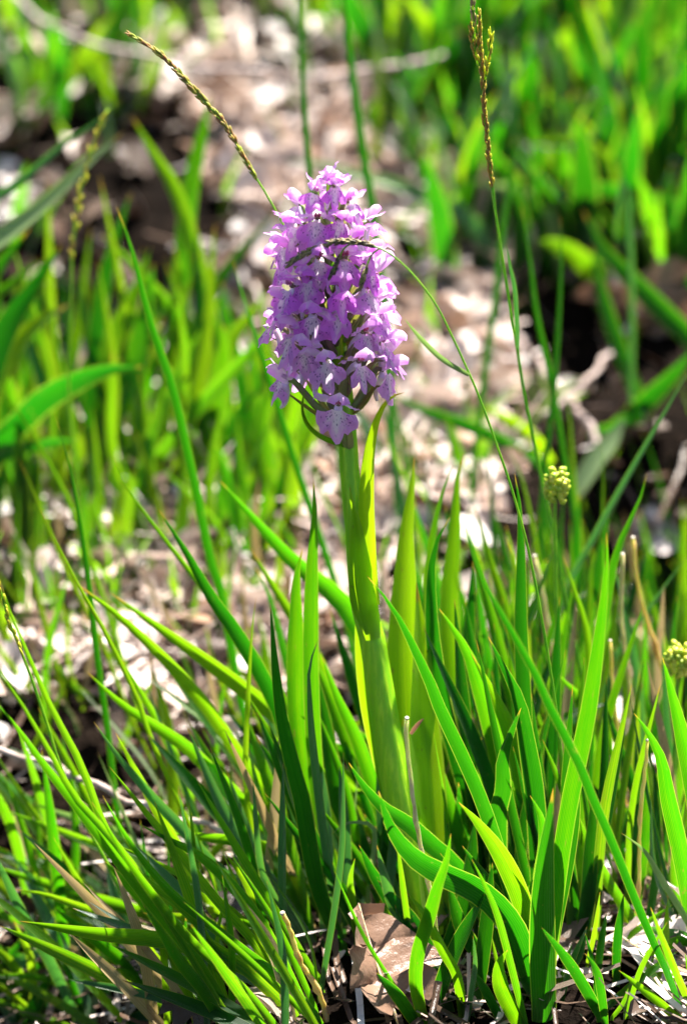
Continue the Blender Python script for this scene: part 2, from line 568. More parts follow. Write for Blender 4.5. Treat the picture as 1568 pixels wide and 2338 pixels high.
def drop_leaf(mesh_src, p, size, lift, tilt, mat):
    o = bpy.data.objects.new('dry_leaf', mesh_src)
    COL.objects.link(o)
    o.location = (p.x, p.y, ground(p.x, p.y) + lift)
    o.rotation_euler = (random.gauss(.2, tilt), random.gauss(0, tilt), random.uniform(0, 6.28))
    o.scale = (size, size, size)
    return o

protos = []
for i in range(14):
    V, F, U = leaf_mesh(['oval', 'oval', 'lobed', 'strip'][i % 4], i)
    for nm in ('dry', 'drybrown'):
        o = mesh_obj('dry_leaf', V, F, M[nm], None, U)
        protos.append((nm, o.data)); bpy.data.objects.remove(o)
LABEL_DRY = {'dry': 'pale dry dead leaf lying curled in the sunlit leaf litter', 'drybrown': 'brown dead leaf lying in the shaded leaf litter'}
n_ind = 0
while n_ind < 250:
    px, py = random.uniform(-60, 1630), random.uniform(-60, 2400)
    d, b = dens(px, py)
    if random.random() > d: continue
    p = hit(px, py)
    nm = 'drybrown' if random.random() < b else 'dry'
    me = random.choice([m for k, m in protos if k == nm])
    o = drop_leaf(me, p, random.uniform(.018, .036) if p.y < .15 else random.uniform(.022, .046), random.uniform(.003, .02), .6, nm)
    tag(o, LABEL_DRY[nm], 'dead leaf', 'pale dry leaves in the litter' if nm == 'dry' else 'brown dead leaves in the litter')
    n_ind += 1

def stuff_litter(name, mat, n, brown):
    VV, FF = [], []
    cnt = 0
    while cnt < n:
        px, py = random.uniform(-500, 2070), random.uniform(-150, 2500)
        d, b = dens(px, py)
        if random.random() > d or (random.random() < b) != brown: continue
        p = hit(px, py)
        clump = noise.noise(Vector((p.x * 19, p.y * 19, 5.5))) + .5 * noise.noise(Vector((p.x * 47, p.y * 47, 1.5)))
        if clump < (-.02 if p.y > .12 else -.18) and random.random() < (.74 if b < .16 else .93): continue
        cnt += 1
        near = p.y < .12
        strip = random.random() < (.86 if near else .35)
        L = random.uniform(.022, .08) if strip else (random.uniform(.006, .015) if near else random.uniform(.010, .032))
        W = random.uniform(.0010, .0032) if strip else L * random.uniform(.4, .85)
        R = Matrix.Rotation(random.gauss(2.2 + 2.5 * noise.noise(Vector((p.x * 9, p.y * 9, 2))), .5) if near and strip else random.uniform(0, 6.28), 3, 'Z') @ Matrix.Rotation(random.gauss(.1, .16 if near else .55), 3, 'X') @ Matrix.Rotation(random.gauss(0, .3 if near else .55), 3, 'Y')
        z0 = ground(p.x, p.y) + random.uniform(.001, .012 if near else .022)
        o = len(VV)
        c1, c2 = random.uniform(-.5, 1.6), random.gauss(0, .6)
        for i in range(4):
            t = i / 3
            wd = W * (1.0 if strip else (.35, 1, .9, .25)[i] * random.uniform(.75, 1.2))
            for c in (-1, 0, 1):
                v = R @ Vector((c * wd * .5, (t - .5) * L, c1 * (c * c) * wd * .35 + c2 * L * (t - .5) ** 2))
                VV.append((p.x + v.x, p.y + v.y, max(z0 + v.z, ground(p.x + v.x, p.y + v.y) - .004)))
        for i in range(3):
            for k in range(2):
                FF.append([o + i * 3 + k, o + i * 3 + k + 1, o + (i + 1) * 3 + k + 1, o + (i + 1) * 3 + k])
    tag(mesh_obj(name, VV, FF, mat), kind='stuff')
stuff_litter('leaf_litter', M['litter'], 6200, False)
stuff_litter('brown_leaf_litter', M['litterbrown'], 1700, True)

# ------------------------------------------------------------------ background tufts of broad blades
def unit_blade(seed, wr):
    """an upright blade one metre tall to be scaled; WR is its width as a share of its height"""
    r = random.Random(seed)
    bend = r.uniform(.05, .55); side = r.uniform(-.10, .10)
    n = 12
    path = np.array([(side * t * t, -bend * t ** 2.2 * .6, t - .25 * bend * t ** 3) for t in np.linspace(0, 1, n)])
    wd = width_profile(n, .5, .6) * wr
    V, F, U = ribbon(path, wd, np.array((0, -1, .25)), r.uniform(.1, .22), 0, r.uniform(-.8, .8), 3)
    return V, F, U
UB = {}
for nm, mt in (('far', 'far'), ('dark', 'dark'), ('grass', 'grass'), ('pale', 'pale'), ('glauc', 'glauc'), ('deep', 'deep')):
    UB[nm] = []
    for i in range(8):
        V, F, U = unit_blade(i * 3 + len(nm), (.095, .105, .04, .055, .07, .10)[('far', 'dark', 'grass', 'pale', 'glauc', 'deep').index(nm)])
        o = mesh_obj('leaf', V, F, M[mt], None, U); UB[nm].append(o.data); bpy.data.objects.remove(o)

def bg_tuft(px, py, n, h, kinds, label, group, spread=.028, lean=.35, name='leafy_tuft', cat='grass tuft', az0=None):
    p = hit(px, py)
    t = thing(name, p, label, cat, group)
    for i in range(n):
        o = bpy.data.objects.new('leaf', random.choice(UB[random.choice(kinds)]))
        COL.objects.link(o); o.parent = t
        hh = h * random.uniform(.6, 1.12)
        x, y = random.gauss(0, spread), random.gauss(0, spread)
        o.location = (x, y, ground(p.x + x, p.y + y) - p.z - .003)
        o.rotation_euler = (random.gauss(0, lean * .6), random.gauss(0, lean), random.gauss(0, 1.5))
        ws = random.uniform(.8, 1.35)
        o.scale = (hh * ws, hh, hh)
    return t

# dense green mass beyond, top right
NTH = ['nearest', 'second', 'third', 'fourth', 'fifth', 'sixth', 'seventh', 'eighth', 'ninth', 'tenth', 'eleventh', 'twelfth']
def rows_of_tufts(rows, text, group, n, h, kinds, spread, lean, name='leafy_tuft', cat='grass tuft'):
    for rname, spots in rows:
        for i, (px, py) in enumerate(sorted(spots)):
            hh = random.uniform(*h)
            bg_tuft(px, py, random.randint(*n), hh, kinds, text.format(row=rname, nth='first' if i == 0 else NTH[i]), group, spread, lean, name, cat)
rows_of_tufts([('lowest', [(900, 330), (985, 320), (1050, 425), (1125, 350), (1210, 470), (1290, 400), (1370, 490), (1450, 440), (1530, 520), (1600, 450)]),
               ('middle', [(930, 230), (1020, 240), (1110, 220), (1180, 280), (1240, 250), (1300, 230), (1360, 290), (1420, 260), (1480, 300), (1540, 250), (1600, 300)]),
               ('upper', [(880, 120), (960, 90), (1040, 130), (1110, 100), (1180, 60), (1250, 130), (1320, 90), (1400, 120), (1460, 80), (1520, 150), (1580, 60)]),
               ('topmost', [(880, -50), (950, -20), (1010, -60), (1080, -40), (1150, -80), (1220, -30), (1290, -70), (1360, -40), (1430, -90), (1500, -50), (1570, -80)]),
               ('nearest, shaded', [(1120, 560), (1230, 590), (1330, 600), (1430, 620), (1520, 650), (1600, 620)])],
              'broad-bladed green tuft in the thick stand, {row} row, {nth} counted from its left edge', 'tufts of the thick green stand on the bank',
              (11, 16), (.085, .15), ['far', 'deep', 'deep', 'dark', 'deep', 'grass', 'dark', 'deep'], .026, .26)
rows_of_tufts([('lower', [(20, 560), (-60, 400), (60, 330), (120, 240), (215, 250), (330, 130), (300, 260)]),
               ('upper', [(30, 120), (600, 40), (470, 60), (760, 80), (700, -30), (180, 30), (330, -40), (90, 60)])],
              'small green tuft among dead leaves on the bank, {row} row, {nth} from its left', 'small tufts among the dead leaves of the bank',
              (5, 7), (.06, .10), ['far', 'dark', 'far'], .012, .3)
rows_of_tufts([('nearer', [(560, 1400), (480, 1270), (150, 1440), (60, 1330), (30, 1260), (110, 1250), (300, 1330), (420, 1420)]),
               ('farther', [(330, 1130), (590, 1180), (1000, 800), (1120, 880), (1010, 640), (1230, 960), (930, 1120), (1130, 1120)])],
              'little grass sprout in the pale litter, {row} row, {nth} from its left', 'small grass sprouts in the sunlit litter',
              (4, 7), (.04, .065), ['grass', 'far', 'grass', 'pale'], .010, .4, 'grass_sprout', 'grass')

# broad blurred leaves at the left, traced one by one
def tuft(name, px, py, label, cat='grass tuft', group=None):
    return thing(name, hit(px, py), label, cat, group)

T = tuft('leafy_tuft', 215, 1170, 'tall tuft of broad blurred blades against the dark bank, one blade bent over flat')
blade(T, [(300, 440), (272, 520), (240, 640), (222, 760), (212, 900), (205, 1150)], 40, 'dark', roll=.1, lean=.03)
blade(T, [(345, 560), (310, 663), (272, 740), (250, 810), (232, 960), (220, 1160)], 46, 'far', roll=-.1, lean=.03)
blade(T, [(352, 600), (320, 790), (285, 890), (245, 990), (222, 1090), (215, 1180)], 56, 'leaf', roll=.3, lean=.03)
blade(T, [(372, 745), (330, 800), (290, 850), (250, 930), (215, 1060), (205, 1170)], 34, 'dark', lean=.03)
blade(T, [(325, 838), (250, 843), (175, 868), (100, 908), (45, 960), (-5, 1010), (-60, 1120)], 58, 'dark', roll=-.55, lean=-.02, Yr=hit(120, 1280).y, tipshare=.5)
blade(T, [(185, 1003), (95, 1013), (0, 1038), (-80, 1110)], 34, 'dark', roll=-.5, lean=-.02, Yr=hit(120, 1280).y)
T = tuft('leafy_tuft', 430, 1130, 'tuft of upright yellow-green blades with two long blades crossing in a V')
blade(T, [(303, 268), (350, 350), (398, 425), (430, 520), (465, 653), (485, 800), (470, 1130)], 38, 'far', roll=.1, lean=.05, power=3)
blade(T, [(482, 212), (462, 300), (445, 375), (428, 470), (418, 600), (408, 720), (420, 1100)], 44, 'leaf', roll=-.1, lean=.05, power=3)
blade(T, [(400, 560), (410, 650), (410, 790), (415, 950), (425, 1120)], 40, 'far', roll=.2, lean=.03)
blade(T, [(230, 535), (290, 590), (360, 670), (410, 740), (440, 900), (440, 1120)], 36, 'far', lean=.03)
blade(T, [(530, 660), (490, 700), (455, 760), (440, 900), (430, 1100)], 44, 'far', lean=.03)
blade(T, [(420, 560), (450, 640), (475, 720), (480, 850), (460, 1110)], 46, 'leaf', lean=.03)
T = tuft('leafy_tuft', 500, 1150, 'tuft of glowing yellow-green blades just left of the orchid flowers, backlit and blurred')
blade(T, [(512, 740), (512, 800), (500, 888), (482, 990), (470, 1150)], 62, 'leaf', roll=.05, lean=.01)
blade(T, [(620, 660), (570, 720), (530, 770), (500, 860), (485, 1000), (480, 1150)], 44, 'far', lean=.03)
blade(T, [(618, 866), (565, 915), (527, 978), (485, 1088), (470, 1150)], 26, 'dark', lean=.01)
blade(T, [(640, 880), (605, 910), (598, 1000), (605, 1080), (620, 1180), (625, 1250)], 50, 'leaf', lean=.02, Yr=None)
blade(T, [(560, 960), (575, 1030), (590, 1100), (612, 1240)], 30, 'far', lean=.02)
blade(T, [(640, 470), (590, 530), (530, 600), (480, 680), (455, 780), (450, 1120)], 30, 'dark', lean=.06)
blade(T, [(505, 640), (520, 720), (545, 830), (560, 940), (560, 1150)], 30, 'dark', lean=.03)
T = tuft('leafy_tuft', -30, 1200, 'cluster of big arching green blades at the edge, beside the dark bank')
Ye = hit(40, 1280).y
blade(T, [(158, 695), (100, 728), (50, 773), (10, 828), (-30, 930), (-60, 1200)], 60, 'far', Yr=Ye, lean=.03, roll=.2)
blade(T, [(140, 560), (100, 620), (60, 680), (20, 740), (-15, 830), (-50, 1000), (-60, 1200)], 64, 'dark', Yr=Ye, lean=.03, roll=.1)
blade(T, [(70, 520), (30, 570), (-20, 640), (-60, 800), (-80, 1200)], 50, 'dark', Yr=Ye, lean=.03)
blade(T, [(110, 590), (60, 620), (10, 665), (-50, 740), (-90, 1150)], 36, 'far', Yr=Ye, lean=.03)
T = tuft('grass_tuft', -60, 1010, 'pair of long pale blades leaning in from the edge across the dark bank')
Yb = hit(30, 1290).y
blade(T, [(282, 225), (215, 285), (150, 325), (60, 405), (0, 450), (-90, 540), (-140, 1000)], 22, 'glauc', Yr=Yb, lean=.05)
blade(T, [(285, 300), (225, 350), (130, 440), (60, 500), (0, 548), (-90, 640), (-140, 1000)], 42, 'pale', Yr=Yb, lean=.04, roll=.35)
T = tuft('leafy_tuft', 30, 1340, 'dark green clump at the edge in front of the bank, thick upright blades')
for i in range(11):
    x = random.uniform(-50, 75)
    blade(T, [(x + random.uniform(-40, 50), random.uniform(980, 1120)), (x + random.uniform(-10, 20), 1190), (x, 1360)], random.uniform(30, 50), random.choice(['dark', 'dark', 'far']), lean=.02)
T = tuft('leafy_tuft', 230, 260, 'tuft of tall bright blades at the top of the bank near the pale twig')
blade(T, [(320, -60), (285, 20), (255, 100), (232, 180), (215, 250)], 46, 'far', lean=.02)
blade(T, [(270, 60), (225, 140), (208, 220), (205, 262)], 52, 'leaf', lean=.02)
blade(T, [(118, 30), (112, 150), (106, 255)], 36, 'far', lean=.02)
blade(T, [(340, 110), (300, 170), (262, 262)], 40, 'dark', lean=.02)
blade(T, [(335, 150), (320, 210), (280, 262)], 30, 'far', lean=.02)
T = tuft('leafy_tuft', 330, 1180, 'broken row of soft green blades between the dark bank and the pale litter')
for i in range(72):
    bx = random.uniform(-20, 690); by = random.uniform(1000, 1210); an = math.radians(random.gauss(3, 15)); L = random.uniform(180, 430)
    cur = random.uniform(-40, 40)
    blade(T, [(bx + L * math.sin(an), by - L * math.cos(an)), (bx + .5 * L * math.sin(an) + cur, by - .5 * L * math.cos(an)), (bx, by)], random.uniform(18, 44), random.choice(['far', 'leaf', 'far', 'leaf', 'dark']), lean=random.uniform(.0, .04), n=12)
T = tuft('grass_tuft', 260, 1180, 'tall narrow blurred blades reaching high across the dark bank')
for i in range(30):
    bx = random.uniform(40, 640); by = random.uniform(1090, 1250); an = math.radians(random.gauss(4, 13)); L = random.uniform(480, 760)
    cur = random.uniform(-50, 50)
    blade(T, [(bx + L * math.sin(an), by - L * math.cos(an)), (bx + .5 * L * math.sin(an) + cur, by - .5 * L * math.cos(an)), (bx, by)], random.uniform(13, 34), random.choice(['far', 'leaf', 'grass', 'dark']), lean=random.uniform(.0, .06), n=14)
T = tuft('leafy_tuft', 300, 1300, 'scattered upright green blades standing in the bright pale litter')
for i in range(44):
    bx = random.uniform(-40, 660); by = random.uniform(1170, 1360); an = math.radians(random.gauss(2, 15)); L = random.uniform(200, 430)
    cur = random.uniform(-40, 40)
    blade(T, [(bx + L * math.sin(an), by - L * math.cos(an)), (bx + .5 * L * math.sin(an) + cur, by - .5 * L * math.cos(an)), (bx, by)], random.uniform(16, 40), random.choice(['far', 'leaf', 'far', 'leaf', 'grass']), lean=random.uniform(.0, .04), n=12)
T = tuft('grass_tuft', 330, 1520, 'scattered fine grass over the pale litter, in front of the blurred broad blades')
for i in range(125):
    bx = random.uniform(-30, 740); by = random.uniform(1220, 1760); an = math.radians(random.gauss(-12, 18)); L = random.uniform(150, 380)
    cur = random.uniform(-30, 30)
    blade(T, [(bx + L * math.sin(an), by - L * math.cos(an)), (bx + .5 * L * math.sin(an) + cur, by - .5 * L * math.cos(an)), (bx, by)], random.uniform(7, 20), random.choice(['grass', 'leaf', 'grass', 'straw', 'far', 'grass']), lean=random.uniform(.0, .04), n=12)
# long arching leaves across the middle distance at the right
T = tuft('leafy_tuft', 1250, 620, 'dark arching broad leaves looping over the shaded hollow behind the tall stalk')
Yk = hit(1250, 640).y
blade(T, [(640, 370), (720, 372), (800, 395), (900, 420), (990, 455), (1060, 500), (1180, 640)], 26, 'pale', Yr=Yk, lean=-.02)
blade(T, [(850, 400), (930, 430), (1000, 462), (1060, 495), (1110, 560), (1150, 660)], 40, 'glauc', Yr=Yk, lean=-.02)
blade(T, [(1568, 470), (1470, 445), (1380, 432), (1290, 440), (1200, 480), (1190, 620)], 40, 'dark', Yr=Yk, lean=-.02)
blade(T, [(1068, 410), (1130, 425), (1190, 440), (1260, 500), (1270, 640)], 30, 'pale', Yr=Yk, lean=-.01)
blade(T, [(1290, 300), (1285, 330), (1288, 420), (1275, 640)], 46, 'leaf', Yr=Yk, lean=.0, roll=0)
blade(T, [(1170, 320), (1260, 330), (1340, 330), (1400, 420), (1420, 640)], 30, 'far', Yr=Yk, lean=.0)
T = tuft('leafy_tuft', 1480, 900, 'dark broad leaves hanging over the brown dead leaf in the hollow')
Yk = hit(1450, 1000).y
blade(T, [(1330, 480), (1370, 560), (1440, 640), (1520, 720), (1590, 800), (1640, 980)], 46, 'dark', Yr=Yk, lean=.04)
blade(T, [(1350, 560), (1380, 700), (1420, 820), (1450, 900), (1480, 1000)], 36, 'dark', Yr=Yk, lean=.02)
blade(T, [(1590, 790), (1540, 850), (1470, 920), (1400, 990), (1350, 1060)], 46, 'dark', Yr=Yk, lean=.0)
blade(T, [(1400, 580), (1410, 480), (1425, 400), (1440, 640), (1440, 960)], 14, 'glauc', Yr=Yk, lean=.0)
blade(T, [(1425, 950), (1400, 1000), (1360, 1050), (1310, 1130)], 44, 'pale', Yr=Yk - .06, lean=.02, roll=.3)
T = tuft('leafy_tuft', 1090, 1080, 'yellow-green strap leaves lying low across the litter behind the bending grass')
blade(T, [(1100, 925), (1150, 955), (1210, 995), (1260, 1060)], 30, 'yellow', lean=-.01)
blade(T, [(880, 890), (960, 935), (1060, 970), (1150, 1010), (1230, 1060), (1290, 1120)], 30, 'dark', lean=-.02)
blade(T, [(1010, 930), (1035, 1010), (1060, 1090), (1080, 1180)], 26, 'leaf', lean=.02)

# ------------------------------------------------------------------ twigs lying about
def twig(pts, wpx, lift, label, mat='twig', name='twig', cat='twig'):
    P = []
    for p in pts:
        h0 = hit(*p); P.append(atY(p[0], p[1], h0.y - lift * 2))
    P = spline([(p.x, p.y, p.z) for p in P], 26)
    for i, q in enumerate(P):
        q[2] += .0015 * math.sin(i * 1.3)
        q[0] += .0008 * math.sin(i * 2.1 + 1)
    dep = float(np.dot(P[10] - CAMN, np.array(FWD)))
    rad = [wpx * K * dep / 2 * (1 + .13 * math.sin(i * 1.7)) for i in range(26)]
    t = thing(name, P[0], label, cat)
    V, F, U = tube(P, rad, 8)
    mesh_obj('shaft', [v - P[0] for v in V], F, M[mat], t, U)
    e = tube([P[-1], P[-1] + (P[-1] - P[-2]) * .08], [rad[-1] * .9, rad[-1] * .8], 8)
    mesh_obj('cut_end', [v - P[0] for v in e[0]], e[1], M['cut'], t, e[2])
twig([(30, -10), (125, 62), (280, 115), (400, 142), (500, 156), (650, 171), (790, 172), (850, 155), (930, 142), (1010, 130)], 12, .07, 'long pale bent twig lying across the top of the leafy bank')
twig([(-40, 1708), (100, 1738), (210, 1788), (350, 1850), (470, 1885), (570, 1908)], 14, .03, 'straight pale brown twig lying on the ground beneath the slanting grass')
twig([(1180, 770), (1290, 905), (1340, 965), (1380, 1040)], 17, .012, 'grey twig crossing another in the dark hollow')
twig([(1460, 700), (1400, 790), (1330, 880), (1240, 950)], 13, .016, 'thin grey twig sloping over the dark hollow')

# ------------------------------------------------------------------ the orchid
O = thing('orchid_plant', (0, 0, 0), 'tall spotted orchid with a dense spike of pale purple flowers', 'orchid')
STEM = [(750, 415), (752, 560), (768, 760), (785, 900), (794, 1007), (798, 1079), (804, 1141), (811, 1204), (818, 1297), (830, 1388), (848, 1455), (862, 1540), (878, 1640), (898, 1760), (930, 1900), (972, 2060), (1000, 2150)]
STEM_LEAN = .058
sp = world_path(STEM, 0.0, STEM_LEAN, 60)
dS = np.array([float(np.dot(p - CAMN, np.array(FWD))) for p in sp])
swid = np.interp(np.linspace(0, 1, 60), [0, .2, .4, .6, .68, .8, .93, 1], [74, 68, 57, 43, 39, 36, 18, 6])
V, F, U = tube(sp, swid * K * dS / 2, 14)
V = [v + unit(v - sp[i // 14]) * .0004 * (1 if i % 2 else -1) for i, v in enumerate(V)]
mesh_obj('stem', V, F, M['stem'], O, U)

def axis_at(py):
    """the stem's centre at the height seen at PY"""
    best = min(range(60), key=lambda i: abs(pix(Vector(sp[i]))[1] - py))
    return np.array(sp[best])
def stemY(py): return float(axis_at(py)[1])

# leaves on the stem
def oleaf(pts, wpx, y0, y1, mat='yellow', name='leaf', **kw):
    kw.setdefault('roll', 0.0); kw.setdefault('twist', 0.0)
    return blade(O, pts, wpx, mat, Yr=y0, lean=y1 - y0, name=name, **kw)
oleaf([(924, 896), (905, 901), (888, 911), (871, 936), (855, 978), (843, 1047), (838, 1141), (841, 1235), (846, 1313), (852, 1380)], 37, stemY(1380) - .004, stemY(1000) + .0, cup=.22, tipshare=.6, root=.9, power=1.5, n=26, roll=.25)
oleaf([(798, 1112), (806, 1160), (815, 1230), (822, 1300), (831, 1375), (843, 1420), (851, 1462)], 66, stemY(1460) - .0085, stemY(1116) - .0075, mat='yellow', cup=-.30, tipshare=.75, root=.55, power=1.3, n=24, wave=.08, name='sheath_leaf')
oleaf([(945, 1046), (941, 1110), (930, 1204), (926, 1330), (926, 1470), (932, 1600), (940, 1750), (952, 1889), (968, 2000), (985, 2110)], 124, .006, .075, cup=.20, tipshare=.72, root=.62, power=1.25, n=30, roll=.15, twist=.25)
oleaf([(950, 1330), (955, 1420), (958, 1520), (960, 1650), (968, 1800), (978, 1950), (990, 2110)], 78, -.004, .045, cup=.25, tipshare=.6, root=.8, n=24, roll=-.5)
oleaf([(812, 1385), (826, 1480), (848, 1590), (880, 1720), (918, 1860), (955, 1985), (990, 2120)], 74, -.006, .03, cup=-.2, tipshare=.4, root=.85, n=24, roll=.25)
oleaf([(700, 874), (690, 925), (697, 960), (716, 985), (745, 1003), (784, 1016)], 13, stemY(1016) - .003, stemY(1016) - .022, cup=.35, tipshare=.9, root=.9, power=1.5, mat='leaf', name='bract', n=22)

# --- flower pieces in a frame of their own: X across, Y outward, Z up, origin at the throat
def lip_mesh(seed):
    """a three-lobed skirt that fans out from the throat"""
    r = random.Random(seed)
    nu, nv = 21, 9
    V, F, U = [], [], []
    notch = r.uniform(.10, .34); mid = r.uniform(.12, .36); span = r.uniform(50, 66); midw = r.uniform(.13, .2)
    refl = r.uniform(.15, .75); ph = r.uniform(0, 6); asym = r.uniform(-.06, .06); sl = r.uniform(.0096, .0112)
    fl = r.uniform(.35, .95)
    for j in range(nv):
        t = j / (nv - 1)
        for i in range(nu):
            u = 2 * i / (nu - 1) - 1
            th = math.radians(span) * (u + asym * (1 - u * u))
            au = abs(u)
            Rr = sl * (1.0 - .30 * max(0, (au - .62) / .38) ** 1.7 - notch * math.exp(-((au - .30) / .085) ** 2) + mid * math.exp(-(u / midw) ** 2) * .9 + .05 * math.sin(11 * u + ph) + .025 * math.sin(23 * u + ph))
            rr = .0009 + t * Rr
            x = rr * math.sin(th) + .0013 * u * (1 - t)
            z = -.0006 - rr * math.cos(th)
            y = .0012 + fl * rr * .75 - refl * .0075 * (au ** 2) * t * t - .30 * fl * rr * t + .0009 * math.sin(8 * u + ph) * t * t + .0006 * math.sin(15 * u + 2 * ph) * t
            y -= .0012 * math.exp(-(u / .12) ** 2) * t * (1 - t) * 2
            V.append((x, y, z)); U.append((i / (nu - 1), t))
    for j in range(nv - 1):
        for i in range(nu - 1):
            F.append([j * nu + i, j * nu + i + 1, (j + 1) * nu + i + 1, (j + 1) * nu + i])
    return V, F, U
def hood_mesh(seed):
    r = random.Random(seed)
    nu, nv = 9, 9
    V, F, U = [], [], []
    op = r.uniform(.8, 1.15)
    for j in range(nv):
        t = j / (nv - 1)
        wd = .0052 * math.sin(math.pi * (.13 + .82 * t)) ** .7
        cy = -.0012 + .0105 * t * op; cz = .0014 + .0066 * math.sin(math.pi * (.05 + .68 * t))
        for i in range(nu):
            u = 2 * i / (nu - 1) - 1
            V.append((u * wd, cy, cz - .0042 * u * u * math.sin(math.pi * (.15 + .7 * t)) + .0004 * math.cos(u * 9)))
            U.append((i / (nu - 1), t))
    for j in range(nv - 1):
        for i in range(nu - 1):
            F.append([j * nu + i, j * nu + i + 1, (j + 1) * nu + i + 1, (j + 1) * nu + i])
    return V, F, U
def sepal_mesh(seed, sgn):
    r = random.Random(seed)
    d = np.array((sgn * r.uniform(.7, 1.0), r.uniform(.25, .8), r.uniform(-.05, .75)))
    d = unit(d)
    n = 9; L = r.uniform(.0105, .0132)
    path = np.array([np.array((sgn * .001, -.001, .001)) + d * L * t + np.array((0, .002 * r.uniform(-1, 1.5), .0022 * r.uniform(-1, .6))) * t * t for t in np.linspace(0, 1, n)])
    wd = np.array([.0047 * (math.sin(math.pi * (.16 + .78 * t)) ** .8) for t in np.linspace(0, 1, n)]); wd[-1] = .0006
    return ribbon(path, wd, unit(np.array((sgn * .25, -.25, .9))), r.uniform(.12, .35), r.uniform(-.9, .9), r.uniform(-1.1, 1.1), 5)
def spur_mesh():
    p = spline([(0, -.001, -.0015), (0, -.005, -.0055), (0, -.0075, -.011), (0, -.0075, -.0145)], 9)
    return tube(p, [.0019, .0019, .0018, .0017, .0016, .0015, .0013, .0011, .0006], 8)
def column_mesh():
    return join([ellipsoid((x, .0008, .0006), (0, .35, 1), .0032, .0009) for x in (-.0008, .0008)])

def bank(builds, name, mat):
    out = []
    for b in builds:
        o = mesh_obj(name, b[0], b[1], M[mat], None, b[2] if len(b) > 2 else None)
        out.append(o.data); bpy.data.objects.remove(o)
    return out
LIPS = bank([lip_mesh(i) for i in range(9)], 'lip', 'lip')
HOODS = bank([hood_mesh(i) for i in range(4)], 'hood', 'petal')
SEPL = bank([sepal_mesh(i, -1) for i in range(8)], 'sepal', 'petal')
SEPR = bank([sepal_mesh(i + 50, 1) for i in range(8)], 'sepal', 'petal')
SPUR = bank([spur_mesh()], 'spur', 'spur')
LIPP = bank([lip_mesh(i + 20) for i in range(6)], 'lip', 'lip_pale')
HOODP = bank([hood_mesh(i + 20) for i in range(3)], 'hood', 'petal_pale')
SEPLP = bank([sepal_mesh(i + 80, -1) for i in range(5)], 'sepal', 'petal_pale')
SEPRP = bank([sepal_mesh(i + 90, 1) for i in range(5)], 'sepal', 'petal_pale')
COLM = bank([column_mesh()], 'column', 'column')

def link_child(name, me, parent, rot=(0, 0, 0), sc=1.0):
    o = bpy.data.objects.new(name, me)
    COL.objects.link(o); o.parent = parent
    o.rotation_euler = rot; o.scale = (sc, sc, sc)
    return o

def flower(px, py, az, sc=1.0, tilt=None, bract=True, R=.0185, roll=None):
    ax = axis_at(py + 18)
    if px is not None:
        cx = pix(Vector(ax))[0]
        px = cx + (px - cx) * float(np.interp(py, [400, 520, 640, 900], [.70, .80, .86, .95]))
    sc *= float(np.interp(py, [400, 560, 900], [.84, .92, .95]))
    a = math.radians(az)
    out = np.array((math.sin(a), -math.cos(a), 0.0))
    if px is None: thr = ax + out * R + np.array((0, 0, .004))
    else:
        thr = np.array(atY(px, py, float(ax[1]) - R * math.cos(a)))
    tl = random.uniform(-.05, .40) if tilt is None else tilt
    rl = random.gauss(0, .16) if roll is None else roll
    Yv = unit(np.array((out[0] * math.cos(tl), out[1] * math.cos(tl), math.sin(tl))))
    Z0 = np.array((0, .14, 1.0)); Z = unit(Z0 - Yv * np.dot(Z0, Yv)); X = np.cross(Yv, Z)
    Rm = Matrix((X, Yv, Z)).transposed() @ Matrix.Rotation(rl, 3, 'Y')
    mw = Rm.to_4x4(); mw.translation = Vector(thr)
    # the ovary runs from the stem to the back of the throat
    base = np.array(axis_at(py + 95 * (.4 + .6 * sc)))
    inv = mw.inverted()
    b0 = np.array(inv @ Vector(base)) / sc
    m0 = b0 * .55 + np.array((0, -.002, -.003))
    pth = spline([b0, m0, (0, -.0045, .0002), (0, -.0005, .0004)], 10)
    V, F, U = tube(pth, [.0010, .0014, .0017, .0019, .0019, .0018, .0017, .0016, .0014, .0012], 8)
    fo = mesh_obj('flower', V, F, M['ovary'], O, U)
    fo.matrix_local = mw @ Matrix.Scale(sc, 4)
    old = py > 735 or (py > 640 and abs(az) > 58)      # the oldest flowers, lowest on the spike, have faded
    link_child('lip', random.choice(LIPP if old else LIPS), fo, (random.gauss(-.05, .16), random.gauss(0, .05), random.gauss(0, .1)), random.uniform(.93, 1.12))
    link_child('hood', random.choice(HOODP if old else HOODS), fo, (random.gauss(0, .15), 0, random.gauss(0, .12)), random.uniform(.9, 1.1))
    link_child('sepal', random.choice(SEPLP if old else SEPL), fo, (random.gauss(0, .22), random.gauss(0, .22), 0))
    link_child('sepal', random.choice(SEPRP if old else SEPR), fo, (random.gauss(0, .22), random.gauss(0, .22), 0))
    link_child('spur', SPUR[0], fo, (random.gauss(0, .2), 0, random.gauss(0, .3)))
    link_child('column', COLM[0], fo)
    if bract:
        sx = random.uniform(-.004, .004)
        bp = spline([b0 + np.array((0, 0, -.002)), m0 + np.array((sx, 0, -.004)), (sx * 1.6, -.004, -.0075), (sx * 2.2, .002 + random.uniform(-.003, .004), -.008 + random.uniform(-.003, .006))], 9)
        V, F, U = ribbon(bp, np.array([.002, .0036, .0042, .0042, .0038, .0032, .0024, .0014, .0003]), np.array((.1, -.2, 1)), .3, random.gauss(0, .4), 0, 5)
        mesh_obj('bract', V, F, M['bractm'], fo, U)
    return fo

M['bractm'] = leaf_mat('flower_bract', (.10, .11, .035), (.17, .12, .07), (.30, .36, .03), (.34, .22, .08), f_tra=.45, tipc=(.35, .10, .12))

